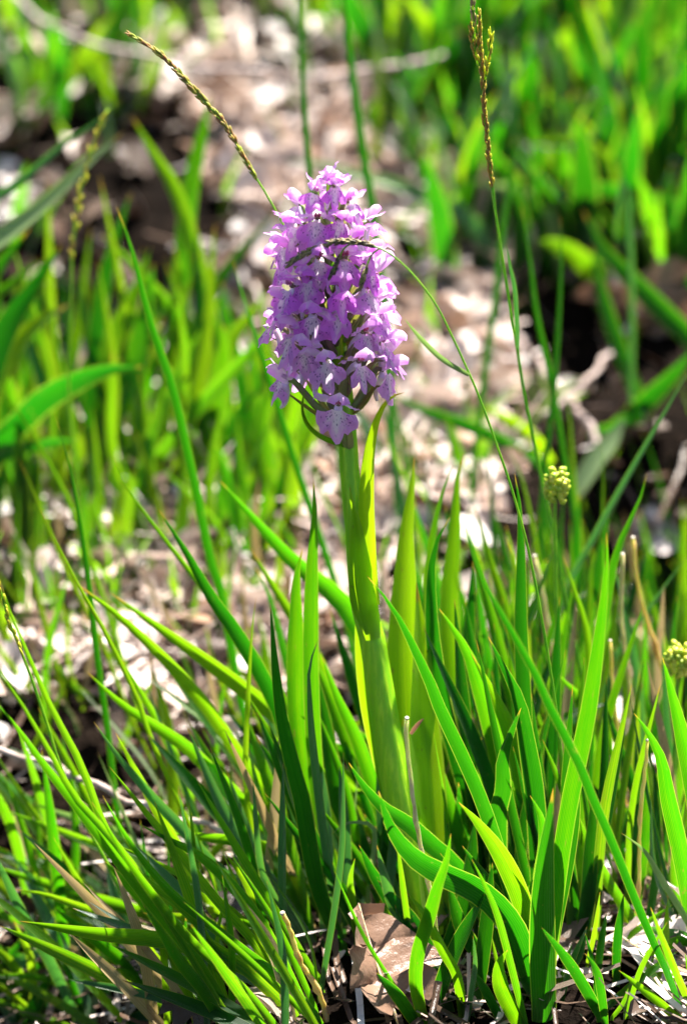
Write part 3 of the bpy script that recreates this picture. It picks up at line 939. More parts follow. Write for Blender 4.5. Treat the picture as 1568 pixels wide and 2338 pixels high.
FRONT = [(757, 405, 6, .62, .9), (708, 440, -8, .82, .35), (768, 425, 14, .84, .3), (812, 462, 42, .85, .3), (660, 512, -38, .98, .1), (717, 500, -3, .98, .05), (786, 500, 14, .98, .1), (826, 548, 48, .95, .15),
         (632, 560, -56, .95, .2), (722, 590, 0, 1.12, 0), (792, 588, 16, 1.06, .05), (853, 602, 56, 1.0, .15), (648, 655, -40, 1.05, .1), (778, 652, 10, 1.02, .05), (696, 636, -14, 1.0, .1),
         (845, 664, 60, 1.0, .3), (709, 716, -10, 1.1, 0), (778, 708, 12, 1.02, .05), (634, 700, -62, .98, .25), (662, 758, -50, 1.08, .1), (874, 728, 66, .98, .3), (737, 822, -6, 1.0, -.05), (640, 868, -66, .95, .2),
         (824, 828, 26, .95, .05), (880, 786, 72, 1.0, .2), (886, 846, 76, .98, .1), (771, 926, -4, 1.0, -.05), (690, 792, -24, .95, .1), (838, 760, 48, .9, .2), (868, 690, 84, .9, .3), (612, 745, -84, .85, .3)]
for f in FRONT:
    flower(f[0], f[1], f[2], f[3], f[4])
for i in range(17):                 # the far side of the spike
    py = 470 + 400 * i / 16
    flower(None, py, 180 + 62 * math.sin(i * 2.4), .72 + .3 * min(1, i / 7), .2, R=.018 + .004 * min(1, i / 6))
for px, py, az, L in [(757, 380, 5, .0085), (722, 408, -20, .007), (738, 398, 0, .006)]:    # closed buds at the top
    b = axis_at(430)
    tip = np.array(atY(px, py, b[1] - .006))
    V, F = ellipsoid(tip - unit(tip - b) * L, tip - b, L, .0022, 8, 6)
    mesh_obj('flower_bud', V, F, M['petal'], O, [(.5, .4)] * len(V))

# ------------------------------------------------------------------ broad tuft to the left of the orchid
A = tuft('leafy_tuft', 740, 2110, 'fan of broad glossy green leaves leaning away from the left side of the orchid stem')
blade(A, [(170, 1329), (280, 1413), (400, 1528), (480, 1623), (550, 1728), (620, 1830), (720, 2010)], 30, 'leaf', roll=.35, lean=.02)
blade(A, [(252, 1353), (350, 1423), (450, 1493), (550, 1568), (625, 1628), (720, 1710), (850, 1850), (930, 1990)], 38, 'leaf', roll=.25, lean=.02)
blade(A, [(200, 1535), (280, 1608), (350, 1653), (425, 1703), (480, 1755), (570, 1850), (690, 2040)], 31, 'leaf', roll=.4, lean=.01)
blade(A, [(215, 1648), (270, 1726), (350, 1821), (420, 1896), (480, 1966), (550, 2021), (640, 2071), (720, 2130)], 26, 'glauc', roll=.1, lean=-.01)
blade(A, [(330, 1543), (400, 1593), (475, 1653), (530, 1708), (600, 1800), (680, 1990)], 20, 'pale', roll=-.3, lean=.03)
blade(A, [(258, 1038), (265, 1070), (300, 1128), (360, 1210), (430, 1300), (520, 1420), (600, 1560), (680, 1760), (730, 2030)], 15, 'grass', roll=.2, lean=.05)
blade(A, [(362, 1163), (430, 1268), (480, 1358), (540, 1443), (615, 1573), (660, 1700), (730, 2060)], 36, 'dark', roll=.35, lean=.03)
blade(A, [(502, 1097), (584, 1188), (671, 1282), (728, 1326), (787, 1380), (850, 1500), (920, 1700), (960, 1900)], 46, 'leaf', roll=.25, lean=.03)
blade(A, [(570, 1248), (612, 1320), (655, 1388), (710, 1480), (770, 1620), (870, 1930)], 32, 'leaf', roll=.1, lean=.03)
blade(A, [(582, 1293), (615, 1360), (645, 1470), (680, 1600), (760, 1900)], 22, 'dark', roll=.4, lean=.03)
blade(A, [(715, 1091), (719, 1172), (714, 1266), (711, 1388), (711, 1543), (720, 1743), (737, 1876), (780, 2120)], 36, 'leaf', roll=.15, lean=.03, tipshare=.35)
blade(A, [(691, 1252), (677, 1313), (675, 1393), (674, 1593), (688, 1750), (740, 2100)], 39, 'leaf', roll=-.1, lean=.02, tipshare=.3)
blade(A, [(617, 1375), (623, 1453), (631, 1543), (645, 1643), (672, 1760), (690, 1826), (727, 2026), (790, 2180)], 40, 'dark', roll=.2, lean=-.0, tipshare=.6)
blade(A, [(727, 1458), (707, 1523), (708, 1593), (716, 1700), (740, 1900), (780, 2160)], 20, 'glauc', roll=.5, lean=.0)
blade(A, [(585, 1363), (575, 1443), (566, 1600), (562, 1800), (600, 2000), (680, 2120)], 13, 'grass', lean=.02)
blade(A, [(647, 1741), (645, 1876), (646, 2066), (660, 2220)], 19, 'glauc', lean=-.01, roll=.3)
blade(A, [(577, 1776), (595, 1976), (625, 2046), (680, 2180)], 16, 'glauc', lean=-.01)
blade(A, [(650, 1603), (710, 1623), (784, 1665), (850, 1708), (900, 1750), (960, 1900)], 38, 'dark', roll=.25, lean=-.01)
blade(A, [(690, 1660), (735, 1690), (805, 1730), (870, 1780), (950, 1960)], 34, 'leaf', roll=.3, lean=.0)
blade(A, [(680, 1720), (735, 1763), (787, 1798), (857, 1854), (950, 2000)], 34, 'leaf', roll=.3, lean=.0)
blade(A, [(700, 1480), (740, 1560), (790, 1680), (840, 1820), (900, 2000)], 40, 'leaf', roll=.1, lean=.02)
blade(A, [(735, 1500), (770, 1590), (820, 1700), (870, 1850), (940, 2060)], 34, 'leaf', roll=.2, lean=.01)
for i in range(46):
    bx = random.uniform(660, 930); an = math.radians(random.uniform(-42, 6)); L = random.uniform(350, 640); by = random.uniform(2030, 2180)
    cur = random.uniform(-60, 60)
    blade(A, [(bx + L * math.sin(an), by - L * math.cos(an)), (bx + .5 * L * math.sin(an) + cur * .5, by - .5 * L * math.cos(an)), (bx, by)], random.uniform(16, 38), random.choice(['leaf', 'dark', 'glauc', 'leaf']), lean=random.uniform(.0, .06))

# ------------------------------------------------------------------ broad tuft to the right of the orchid
Bt = tuft('leafy_tuft', 1240, 2280, 'big clump of broad dark green leaves on one thick base, beside the orchid stem')
BL = [
    ([(839, 1316), (894, 1383), (934, 1453), (984, 1558), (1009, 1623), (1054, 1718), (1120, 1880), (1200, 2160)], 32, 'dark', .55, .0),
    ([(1026, 1181), (994, 1243), (984, 1318), (987, 1443), (1004, 1568), (1034, 1693), (1150, 2100)], 40, 'dark', .2, .02),
    ([(1034, 1060), (1009, 1128), (992, 1200), (980, 1310), (990, 1500), (1040, 1700), (1150, 2050)], 30, 'leaf', .15, .05),
    ([(1059, 1033), (1042, 1100), (1036, 1240), (1026, 1340), (1030, 1480), (1060, 1700), (1150, 2000)], 46, 'leaf', .05, .05),
    ([(1001, 1388), (1064, 1483), (1094, 1568), (1124, 1668), (1154, 1800), (1195, 2080)], 44, 'leaf', .25, .0),
    ([(1074, 1490), (1124, 1583), (1164, 1673), (1195, 1800), (1230, 2130)], 42, 'leaf', .2, .01),
    ([(1114, 1453), (1144, 1513), (1184, 1593), (1204, 1693), (1225, 1850), (1240, 2180)], 46, 'dark', .3, .01),
    ([(1174, 1080), (1184, 1138), (1189, 1243), (1189, 1343), (1189, 1443), (1194, 1560), (1205, 1800), (1225, 2150)], 35, 'dark', .1, .04),
    ([(1091, 1343), (1069, 1423), (1055, 1540), (1070, 1700), (1130, 1950)], 30, 'dark', .1, .03),
    ([(1384, 1216), (1385, 1293), (1375, 1393), (1359, 1518), (1344, 1618), (1324, 1718), (1304, 1810), (1284, 1926), (1264, 2076), (1249, 2230), (1245, 2300)], 40, 'leaf', .05, .0),
    ([(1476, 1081), (1459, 1143), (1429, 1208), (1404, 1273), (1380, 1400), (1350, 1600), (1300, 1960)], 26, 'leaf', .2, .03),
    ([(1189, 1616), (1164, 1678), (1146, 1740), (1148, 1800), (1136, 1870), (1140, 2150)], 42, 'dark', -.1, -.02),
    ([(1254, 1514), (1284, 1553), (1324, 1593), (1350, 1680), (1330, 1950)], 22, 'leaf', .4, .0),
    ([(1428, 1600), (1384, 1608), (1314, 1628), (1249, 1662), (1200, 1760), (1190, 1950)], 22, 'leaf', .5, .0),
    ([(1099, 1683), (1084, 1761), (1112, 1801), (1135, 1860), (1170, 2060)], 32, 'leaf', .3, .0),
    ([(1046, 1786), (1052, 1851), (1064, 1926), (1100, 2090)], 32, 'dark', .3, -.01),
    ([(1046, 1831), (1094, 1881), (1144, 1951), (1184, 2036), (1204, 2106), (1235, 2230)], 46, 'leaf', .2, -.02),
    ([(796, 1741), (829, 1791), (874, 1841), (934, 1881), (984, 1926), (1050, 1990), (1150, 2160)], 42, 'dark', .35, -.02),
    ([(864, 1806), (895, 1888), (944, 1951), (1009, 1991), (1084, 2026), (1144, 2076), (1184, 2141), (1225, 2270)], 58, 'dark', .5, -.03),
    ([(1209, 1816), (1234, 1866), (1241, 1936), (1231, 2026), (1235, 2200)], 32, 'leaf', .1, -.01),
    ([(1300, 1700), (1309, 1826), (1290, 1960), (1255, 2150), (1245, 2290)], 44, 'dark', .0, .01),
    ([(1354, 1806), (1349, 1926), (1340, 2060), (1320, 2190)], 36, 'dark', .0, .02),
    ([(1059, 1188), (1084, 1273), (1104, 1343), (1140, 1480), (1190, 1700), (1210, 2040)], 30, 'leaf', .2, .06),
    ([(1081, 1150), (1104, 1228), (1119, 1283), (1160, 1420), (1200, 1650), (1230, 1960)], 28, 'leaf', .2, .07),
    ([(1154, 1228), (1174, 1283), (1195, 1400), (1215, 1700), (1230, 2020)], 24, 'grass', .2, .05),
    ([(1284, 1268), (1314, 1358), (1339, 1443), (1345, 1600), (1300, 1980)], 22, 'leaf', .1, .04),
    ([(1229, 1200), (1214, 1243), (1203, 1330), (1205, 1500), (1225, 1900)], 16, 'leaf', .1, .05),
]
for i, (pts, wd, mt, rl, ln) in enumerate(BL):
    blade(Bt, pts, wd, mt, lean=ln, roll=rl, Yr=-.03 if i == 0 else None)
for i in range(90):
    bx = random.gauss(1170, 115); by = random.uniform(1960, 2200); an = math.radians(random.uniform(-26, 14)); L = random.uniform(260, 760)
    cur = random.uniform(-40, 40)
    blade(Bt, [(bx + L * math.sin(an), by - L * math.cos(an)), (bx + .5 * L * math.sin(an) + cur, by - .5 * L * math.cos(an)), (bx, by)], random.uniform(20, 42), random.choice(['leaf', 'dark', 'dark', 'grass']), lean=random.uniform(.02, .07))
for i in range(95):
    bx = random.uniform(960, 1330); by = random.uniform(1620, 1960); an = math.radians(random.uniform(-20, 14)); L = random.uniform(260, 560)
    cur = random.uniform(-30, 30)
    blade(Bt, [(bx + L * math.sin(an), by - L * math.cos(an)), (bx + .5 * L * math.sin(an) + cur, by - .5 * L * math.cos(an)), (bx, by)], random.uniform(14, 36), random.choice(['leaf', 'dark', 'dark', 'dark', 'grass', 'leaf']), lean=random.uniform(.0, .05), n=13)
for i in range(84):
    bx = random.uniform(720, 1270); by = random.uniform(2060, 2330); an = math.radians(random.uniform(-40, 24)); L = random.uniform(140, 380)
    if 715 < bx < 945 and by > 2060: continue
    cur = random.uniform(-30, 30)
    blade(Bt, [(bx + L * math.sin(an), by - L * math.cos(an)), (bx + .5 * L * math.sin(an) + cur, by - .5 * L * math.cos(an)), (bx, by)], random.uniform(20, 40), random.choice(['dark', 'dark', 'leaf']), lean=random.uniform(.0, .05), n=13)
blade(Bt, [(1262, 1800), (1246, 1930), (1238, 2060), (1240, 2200), (1246, 2335)], 62, 'dark', lean=-.01, roll=0, tipshare=.7, root=.95, power=1.8, cup=-.3, name='sheath')

# small blades in front of it
C = tuft('grass_tuft', 1010, 2330, 'few narrow upright blades standing before the brown dead leaf and the clump')
for pts, wd, mt, rl in [
    ([(1029, 1903), (1019, 1966), (999, 2026), (979, 2096), (954, 2176), (949, 2251), (969, 2345)], 32, 'leaf', .1),
    ([(926, 2036), (969, 2086), (1009, 2166), (1044, 2231), (1058, 2340)], 23, 'leaf', .3),
    ([(1076, 1961), (1104, 2016), (1134, 2086), (1159, 2176), (1184, 2276), (1203, 2350)], 17, 'grass', .2),
    ([(1159, 2168), (1139, 2201), (1142, 2251), (1164, 2301), (1190, 2350)], 36, 'leaf', .0),
    ([(1074, 2211), (1104, 2256), (1150, 2340)], 22, 'dark', .1),
    ([(1079, 2136), (1084, 2201), (1074, 2276), (1064, 2345)], 13, 'glauc', .0),
    ([(859, 2221), (909, 2276), (955, 2345)], 30, 'dark', .1),
    ([(905, 1910), (915, 1990), (930, 2100), (945, 2200)], 14, 'leaf', .1),
    ([(860, 1930), (880, 2010), (905, 2090), (950, 2180)], 26, 'glauc', .1),
    ([(820, 1930), (850, 1990), (890, 2060), (930, 2160)], 30, 'dark', .1),
    ([(755, 1905), (790, 1880), (830, 1878), (855, 1895), (850, 1980), (830, 2120)], 12, 'pale', .4),
    ([(810, 1960), (800, 2010), (806, 2070), (820, 2170)], 18, 'grass', .1)]:
    blade(C, pts, wd, mt, lean=-.01, roll=rl)

for i in range(70):
    bx = random.uniform(420, 1250); by = random.uniform(1880, 2330); an = math.radians(random.gauss(-14, 22)); L = random.uniform(180, 480)
    if 770 < bx < 930 and by > 2120: continue
    cur = random.uniform(-40, 40)
    blade(C, [(bx + L * math.sin(an), by - L * math.cos(an)), (bx + .5 * L * math.sin(an) + cur, by - .5 * L * math.cos(an)), (bx, by)], random.uniform(5, 13), random.choice(['grass', 'leaf', 'grass', 'leaf', 'grass', 'pale', 'straw']), lean=random.uniform(-.01, .04), n=13)
# grass at the right
D = tuft('grass_tuft', 1430, 2060, 'loose stand of narrow grass blades among cut brown stalks, right of the clump')
for pts, wd, mt, rl, ln in [
    ([(1590, 825), (1568, 853), (1504, 963), (1449, 1058), (1384, 1173), (1340, 1255), (1290, 1350), (1260, 1500), (1250, 1700)], 15, 'glauc', .2, .0),
    ([(1409, 933), (1439, 1013), (1459, 1088), (1474, 1176), (1490, 1300), (1500, 1600)], 13, 'grass', .1, .06),
    ([(1464, 978), (1494, 1068), (1519, 1176), (1540, 1350), (1545, 1650)], 15, 'dark', .1, .05),
    ([(1156, 1025), (1184, 1073), (1209, 1173), (1235, 1350), (1260, 1700)], 13, 'grass', .1, .05),
    ([(1371, 1013), (1376, 1088), (1374, 1176), (1370, 1400), (1360, 1750)], 11, 'grass', .0, .05),
    ([(1319, 1173), (1349, 1268), (1380, 1400), (1400, 1700)], 16, 'leaf', .1, .04),
    ([(1446, 1628), (1479, 1673), (1509, 1733), (1526, 1826), (1556, 1960), (1600, 2200)], 40, 'leaf', .2, -.01),
    ([(1511, 1500), (1529, 1568), (1554, 1668), (1590, 1850), (1620, 2150)], 44, 'leaf', .0, -.01),
    ([(1060, 1180), (1094, 1310), (1154, 1418), (1224, 1543), (1264, 1633), (1314, 1725), (1344, 1801), (1399, 1926), (1449, 2051), (1494, 2156), (1530, 2236), (1568, 2345)], 21, 'dark', .35, -.02),
    ([(1416, 1901), (1469, 1941), (1509, 2006), (1564, 2096), (1620, 2200)], 15, 'pale', .2, -.02),
    ([(1484, 2071), (1504, 2126), (1534, 2201), (1590, 2330)], 17, 'leaf', .2, -.02),
    ([(1451, 2113), (1509, 2126), (1568, 2141), (1640, 2190)], 26, 'glauc', .5, -.01),
    ([(1449, 2188), (1499, 2168), (1568, 2146), (1640, 2200)], 24, 'leaf', .5, -.01),
    ([(1234, 2116), (1284, 2176), (1324, 2236), (1376, 2330)], 26, 'dark', .3, -.02),
    ([(1334, 2176), (1364, 2226), (1382, 2340)], 20, 'dark', .1, -.01),
    ([(1406, 1290), (1425, 1370), (1450, 1450), (1465, 1560), (1475, 1750)], 10, 'dark', .1, .0),
    ([(1568, 1270), (1530, 1320), (1480, 1390), (1430, 1460), (1380, 1550), (1330, 1760)], 12, 'glauc', .1, .0),
    ([(1552, 1385), (1530, 1430), (1500, 1490), (1470, 1600), (1450, 1760)], 12, 'pale', .1, .02),
    ([(1290, 880), (1300, 960), (1310, 1100), (1330, 1300), (1350, 1600)], 12, 'grass', .1, .05),
    ([(1480, 1230), (1500, 1210), (1540, 1235), (1568, 1280), (1600, 1400), (1600, 1700)], 8, 'grass', .0, .03)]:
    blade(D, pts, wd, mt, lean=ln, roll=rl)
for i in range(210):
    bx = random.uniform(1180, 1600); by = random.uniform(1560, 2060) if i < 150 else random.uniform(2000, 2200); an = math.radians(random.gauss(-3, 14)); L = random.uniform(260, 620) * (1.0 if by > 1650 else .8)
    cur = random.uniform(-35, 35)
    blade(D, [(bx + L * math.sin(an), by - L * math.cos(an)), (bx + .5 * L * math.sin(an) + cur, by - .5 * L * math.cos(an)), (bx, by)], random.uniform(8, 26), random.choice(['leaf', 'grass', 'grass', 'dark', 'leaf', 'dark', 'grass', 'glauc', 'straw']), lean=random.uniform(.0, .06), n=12)

for i in range(32):
    bx = random.uniform(1190, 1600); by = random.uniform(2120, 2350); an = math.radians(random.gauss(-5, 26)); L = random.uniform(80, 240)
    blade(D, [(bx + L * math.sin(an), by - L * math.cos(an)), (bx + .5 * L * math.sin(an) + random.uniform(-15, 15), by - .5 * L * math.cos(an)), (bx, by)], random.uniform(9, 22), random.choice(['leaf', 'grass', 'dark']), lean=random.uniform(-.01, .02), n=12)
# glaucous thin blades just right of the stem, and hair-thin ones
E = tuft('grass_tuft', 930, 1520, 'thin blue-green blades rising close behind the orchid stem')
for pts, wd, mt in [
    ([(850, 870), (860, 905), (884, 963), (904, 1088), (925, 1200), (940, 1500)], 18, 'glauc'),
    ([(871, 968), (899, 1038), (929, 1103), (960, 1250), (970, 1520)], 10, 'grass'),
    ([(899, 900), (914, 988), (929, 1088), (945, 1250), (950, 1500)], 13, 'dark'),
    ([(916, 1130), (890, 1219), (868, 1329), (880, 1500)], 9, 'dark'),
    ([(690, 1001), (718, 1072), (749, 1157), (790, 1251), (850, 1500)], 7, 'grass'),
    ([(730, 1204), (750, 1280), (775, 1360), (830, 1560)], 13, 'dark'),
    ([(960, 1000), (975, 1120), (985, 1250), (1000, 1500)], 10, 'glauc'),
    ([(1110, 1010), (1120, 1120), (1130, 1300), (1150, 1550)], 13, 'dark')]:
    blade(E, pts, wd, mt, lean=.04, n=14)

# slanting long grass at the lower left
Ft = tuft('grass_tuft', 640, 2330, 'sheaf of long narrow grass blades slanting across the dark ditch')
YF = -.005
for pts, wd, mt, rl, ln in [
    ([(0, 1325), (30, 1413), (65, 1493), (100, 1578), (135, 1648), (190, 1755), (240, 1891), (300, 1986), (370, 2036), (430, 2086), (490, 2166), (600, 2330)], 18, 'grass', .2, .0),
    ([(-20, 1505), (45, 1598), (75, 1648), (120, 1725), (165, 1811), (225, 1880), (300, 1970), (380, 2090), (470, 2240), (560, 2380)], 17, 'grass', .2, .0),
    ([(-30, 1690), (65, 1836), (125, 1921), (175, 1996), (220, 2056), (300, 2200)], 14, 'grass', .1, .03),
    ([(-20, 1590), (40, 1660), (105, 1750), (170, 1830), (240, 1920), (330, 2040), (440, 2180), (560, 2370)], 28, 'leaf', .3, .0),
    ([(235, 1816), (300, 1926), (390, 2036), (475, 2106), (565, 2176), (650, 2241), (745, 2345)], 22, 'leaf', .3, .0),
    ([(250, 1750), (330, 1850), (420, 1960), (500, 2060), (580, 2150), (680, 2300)], 22, 'grass', .3, .0),
    ([(210, 1830), (290, 1960), (380, 2080), (460, 2170), (560, 2260), (660, 2380)], 20, 'leaf', .3, .0),
    ([(317, 1881), (380, 1914), (450, 1949), (520, 2010), (600, 2110), (700, 2300)], 26, 'leaf', .35, .0),
    ([(375, 1901), (475, 1911), (575, 1926), (640, 1960), (700, 2080)], 30, 'leaf', .3, -.02),
    ([(35, 2031), (100, 2041), (160, 2061), (225, 2086), (300, 2130), (420, 2240)], 20, 'grass', .4, .0),
    ([(45, 2103), (125, 2116), (225, 2131), (350, 2141), (425, 2156), (500, 2181), (575, 2216), (680, 2320)], 38, 'leaf', .4, .0),
    ([(425, 2090), (424, 2120), (427, 2170), (440, 2300)], 20, 'dark', .0, .0),
    ([(327, 2066), (370, 2131), (420, 2206), (470, 2268), (540, 2390)], 28, 'leaf', .2, .0),
    ([(525, 2262), (480, 2280), (400, 2302), (300, 2334), (200, 2400)], 32, 'dark', .3, -.03),
    ([(-40, 1735), (0, 1774), (30, 1806), (75, 1838), (120, 1900)], 24, 'glauc', .4, .0),
    ([(75, 1833), (150, 1861), (225, 1884), (310, 1930), (380, 2020)], 24, 'pale', .4, .0),
    ([(90, 1158), (135, 1248), (175, 1328), (235, 1433), (280, 1523), (320, 1608), (350, 1700), (440, 1900), (520, 2100)], 12, 'grass', .1, .03),
    ([(125, 943), (150, 1028), (170, 1113), (195, 1268), (210, 1393), (225, 1518), (240, 1618), (256, 1743), (275, 1900), (330, 2100)], 15, 'dark', .1, .04),
    ([(42, 1043), (75, 1118), (110, 1200), (150, 1300), (230, 1460), (300, 1640), (400, 1850)], 10, 'grass', .1, .05),
    ([(-15, 850), (0, 880), (65, 973), (115, 1063), (160, 1150), (200, 1260), (260, 1440), (340, 1700)], 13, 'grass', .2, .06)]:
    blade(Ft, pts, wd, mt, lean=ln, roll=rl)
for i in range(120):
    bx = random.uniform(60, 760); by = random.uniform(1900, 2420) if i % 2 else random.uniform(2150, 2400); an = math.radians(random.gauss(-34, 20)); L = random.uniform(240, 600)
    cur = random.uniform(-10, 60)
    blade(Ft, [(bx + L * math.sin(an), by - L * math.cos(an)), (bx + .5 * L * math.sin(an) + cur * .4, by - .5 * L * math.cos(an) - cur * .6), (bx, by)], random.uniform(11, 32), random.choice(['leaf', 'grass', 'grass', 'leaf', 'leaf', 'grass', 'dark', 'glauc', 'straw']), lean=random.uniform(-.02, .04), n=13)
for i in range(12):
    bx = random.uniform(150, 420); by = random.uniform(2150, 2360); an = math.radians(random.uniform(-30, 12)); L = random.uniform(200, 420)
    blade(Ft, [(bx + L * math.sin(an), by - L * math.cos(an)), (bx + .5 * L * math.sin(an) + random.uniform(-15, 15), by - .5 * L * math.cos(an)), (bx, by)], random.uniform(8, 18), random.choice(['grass', 'dark']), lean=random.uniform(.0, .04), n=12)
H = tuft('grass_tuft', 120, 2330, 'few short ribbed blades nearest the camera, one pale blade pointing up')
for pts, wd, mt, rl, ln in [
    ([(131, 2152), (75, 2183), (0, 2234), (-60, 2330)], 36, 'glauc', .1, .0),
    ([(120, 2217), (95, 2266), (62, 2336), (30, 2400)], 36, 'dark', .0, .0),
    ([(86, 2078), (60, 2136), (10, 2206), (-30, 2330)], 17, 'dark', .1, .0),
    ([(392, 2086), (340, 2151), (280, 2221), (220, 2281), (160, 2350)], 23, 'pale', .1, .0),
    ([(30, 2310), (45, 2330), (60, 2380)], 26, 'dark', .0, .0),
    ([(-30, 1920), (0, 1976), (50, 2081), (100, 2166), (140, 2246), (190, 2350)], 26, 'glauc', .2, -.03)]:
    blade(H, pts, wd, mt, lean=ln, roll=rl)

# tall single grass blades
def lone(label, pts, wpx, mat='dark', lean=None, Yr=None, roll=.2, tipshare=.3, name='tall_grass'):
    r = hit(*pts[-1]) if Yr is None else atY(*pts[-1], Yr)
    t = thing(name, r, label, 'grass blade')
    blade(t, pts, wpx, mat, Yr=Yr, lean=lean, roll=roll, tipshare=tipshare, twist=.2, n=26, name='blade')
lone('long dark blade slanting from the shaded bank down to the fan of leaves, red-brown tip', [(266, 470), (285, 520), (307, 588), (345, 738), (395, 888), (430, 1038), (455, 1150), (480, 1273), (510, 1373), (550, 1600), (600, 1800)], 21, lean=.02)
lone('slim dark blade with a pointed brown tip passing just left of the flower spike', [(531, 590), (555, 678), (595, 803), (635, 928), (665, 1028), (705, 1150), (735, 1240), (790, 1420), (850, 1700)], 16, lean=.04)
lone('straight thin blade rising out of frame above the top of the flower spike', [(672, -160), (685, 0), (690, 150), (697, 280), (709, 420), (730, 640), (770, 1000), (820, 1500)], 14, lean=.10)
lone('long curved blade rising out of frame and passing behind the flowers on their right', [(768, -150), (784, 0), (809, 200), (829, 350), (850, 470), (866, 600), (880, 740), (895, 950), (915, 1300)], 19, lean=.08)
lone('slim upright blade rising in front of the dark hollow, leaning slightly, brown tip', [(1278, 490), (1281, 588), (1276, 713), (1266, 863), (1254, 988), (1241, 1078), (1235, 1300), (1240, 1650)], 13, lean=.08)
lone('slender blade curving down to the right behind the green bud spike', [(1189, 465), (1199, 540), (1209, 588), (1224, 713), (1249, 828), (1264, 900), (1290, 1060), (1310, 1176), (1330, 1400), (1340, 1650)], 14, lean=.08)
lone('blurred dark grass blade with a dry tip leaning behind the seeding grass stalk', [(1195, 262), (1179, 325), (1164, 425), (1151, 500), (1141, 588), (1129, 698), (1109, 828), (1094, 963), (1079, 1088), (1075, 1250)], 15, lean=.06)

# ------------------------------------------------------------------ flowering grass stalks
def seed_head(parent, path, i0, i1, n, mat, L=.0042, R=.0008, spread=.35, name='seed_head'):
    """spikelets packed along PATH between the shares i0 and i1, all pointing up it"""
    ps = []
    m = len(path)
    loc = np.array(parent.location)
    for k in range(n):
        s = i0 + (i1 - i0) * (k + random.random() * .6) / n
        f = s * (m - 1); i = min(m - 2, int(f))
        p = path[i] + (path[i + 1] - path[i]) * (f - i)
        tg = unit(path[i + 1] - path[i])
        rv = np.array([random.gauss(0, 1) for _ in range(3)]); rv = unit(rv - tg * np.dot(rv, tg))
        prof = math.sin(math.pi * min(1, max(.12, (k + .5) / n))) ** .5
        d = unit(tg + rv * spread * random.uniform(.5, 1.2))
        ps.append(ellipsoid(p - loc + rv * R * .8 * prof, d, L * random.uniform(.8, 1.2), R * (.65 + .45 * prof), 5, 4))
    V, F = join(ps)
    o = mesh_obj(name, V, F, M[mat], parent)
    o['kind'] = 'stuff'
    return o

def stalk(name, label, pts, wpx, mat, lean, Yr=None, cat='grass stalk', **kw):
    r = hit(*pts[-1]) if Yr is None else atY(*pts[-1], Yr)
    t = thing(name, r, label, cat)
    o, path = rod(t, pts, wpx, mat, Yr, lean, taper=.45, n=60, ns=7, **kw)
    return t, path

t1, p1 = stalk('grass_stalk', 'grass stalk with a slim reddish seed head arching up left from behind the flowers',
               [(292, 75), (340, 105), (380, 135), (430, 190), (475, 240), (520, 295), (565, 375), (600, 430), (640, 500), (690, 600), (760, 800), (800, 1000), (830, 1300), (880, 1650), (930, 1950)], 8, 'culm', .045)
seed_head(t1, p1, .79, .995, 150, 'seed_red', .0040, .00058, .26)
t2, p2 = stalk('grass_stalk', 'bent grass stalk whose dark seed head droops across the flower spike',
               [(658, 604), (696, 579), (740, 561), (771, 551), (834, 556), (881, 574), (918, 602), (959, 646), (999, 703), (1034, 773), (1066, 843), (1094, 908), (1134, 1018), (1174, 1138), (1215, 1300), (1260, 1560), (1290, 1800)], 8, 'culm', .020, Yr=.006)
seed_head(t2, p2, .868, .998, 120, 'seed_dark', .0036, .00056, .30)
n2 = [i for i in range(60) if abs(pix(Vector(p2[i]))[0] - 865) < 12][-1]
for tgt, k in (((823, 652), 26), ((757, 628), 24)):
    e = np.array(atY(tgt[0], tgt[1], p2[n2][1] - .002)); s0 = np.array(p2[n2] if tgt[0] > 800 else p2[min(59, n2 + 2)])
    mid = (s0 + e) / 2 + np.array((0, 0, .004))
    br = spline([s0, mid, e], 14)
    V, F, U = tube(br, [.0004] * 14, 5)
    mesh_obj('branchlet', [v - np.array(t2.location) for v in V], F, M['culm'], t2, U)
    seed_head(t2, br, .45, 1.0, k, 'seed_dark', .0034, .0005, .25)
blade(t2, [(922, 726), (960, 772), (1010, 820), (1070, 856)], 12, 'pale', Yr=float(p2[34][1]), lean=.0, roll=.3, name='leaf')
t3, p3 = stalk('grass_stalk', 'tallest grass stalk with a golden feathery seed head, standing right of the orchid',
               [(1096, 35), (1094, 100), (1101, 175), (1104, 250), (1111, 325), (1119, 390), (1129, 475), (1146, 588), (1154, 638), (1169, 738), (1179, 788), (1194, 888), (1214, 988), (1234, 1088), (1254, 1176), (1269, 1243), (1281, 1323), (1299, 1418), (1329, 1558), (1370, 1850)], 11, 'culm', -.01, knots=(.29, .8))
seed_head(t3, p3, .80, 1.0, 140, 'seed_gold', .0040, .00056, .26)
for tip, b in (((1120, 78), (1106, 190)), ((1075, -40), (1084, 95)), ((1072, 60), (1090, 150))):
    s0 = np.array(atY(*b, float(p3[52][1]))); e = np.array(atY(*tip, float(p3[52][1]) - .006))
    br = spline([s0, (s0 + e) / 2, e], 12)
    V, F, U = tube(br, [.0004] * 12, 5)
    mesh_obj('branchlet', [v - np.array(t3.location) for v in V], F, M['culm'], t3, U)
    seed_head(t3, br, .1, 1.0, 26, 'seed_dark' if tip[1] < 0 else 'seed_gold', .0038, .0005, .28)
blade(t3, [(1155, 558), (1164, 610), (1175, 663), (1181, 763), (1181, 795)], 11, 'glauc', Yr=float(p3[36][1]) - .002, lean=.0, roll=.2, name='leaf')
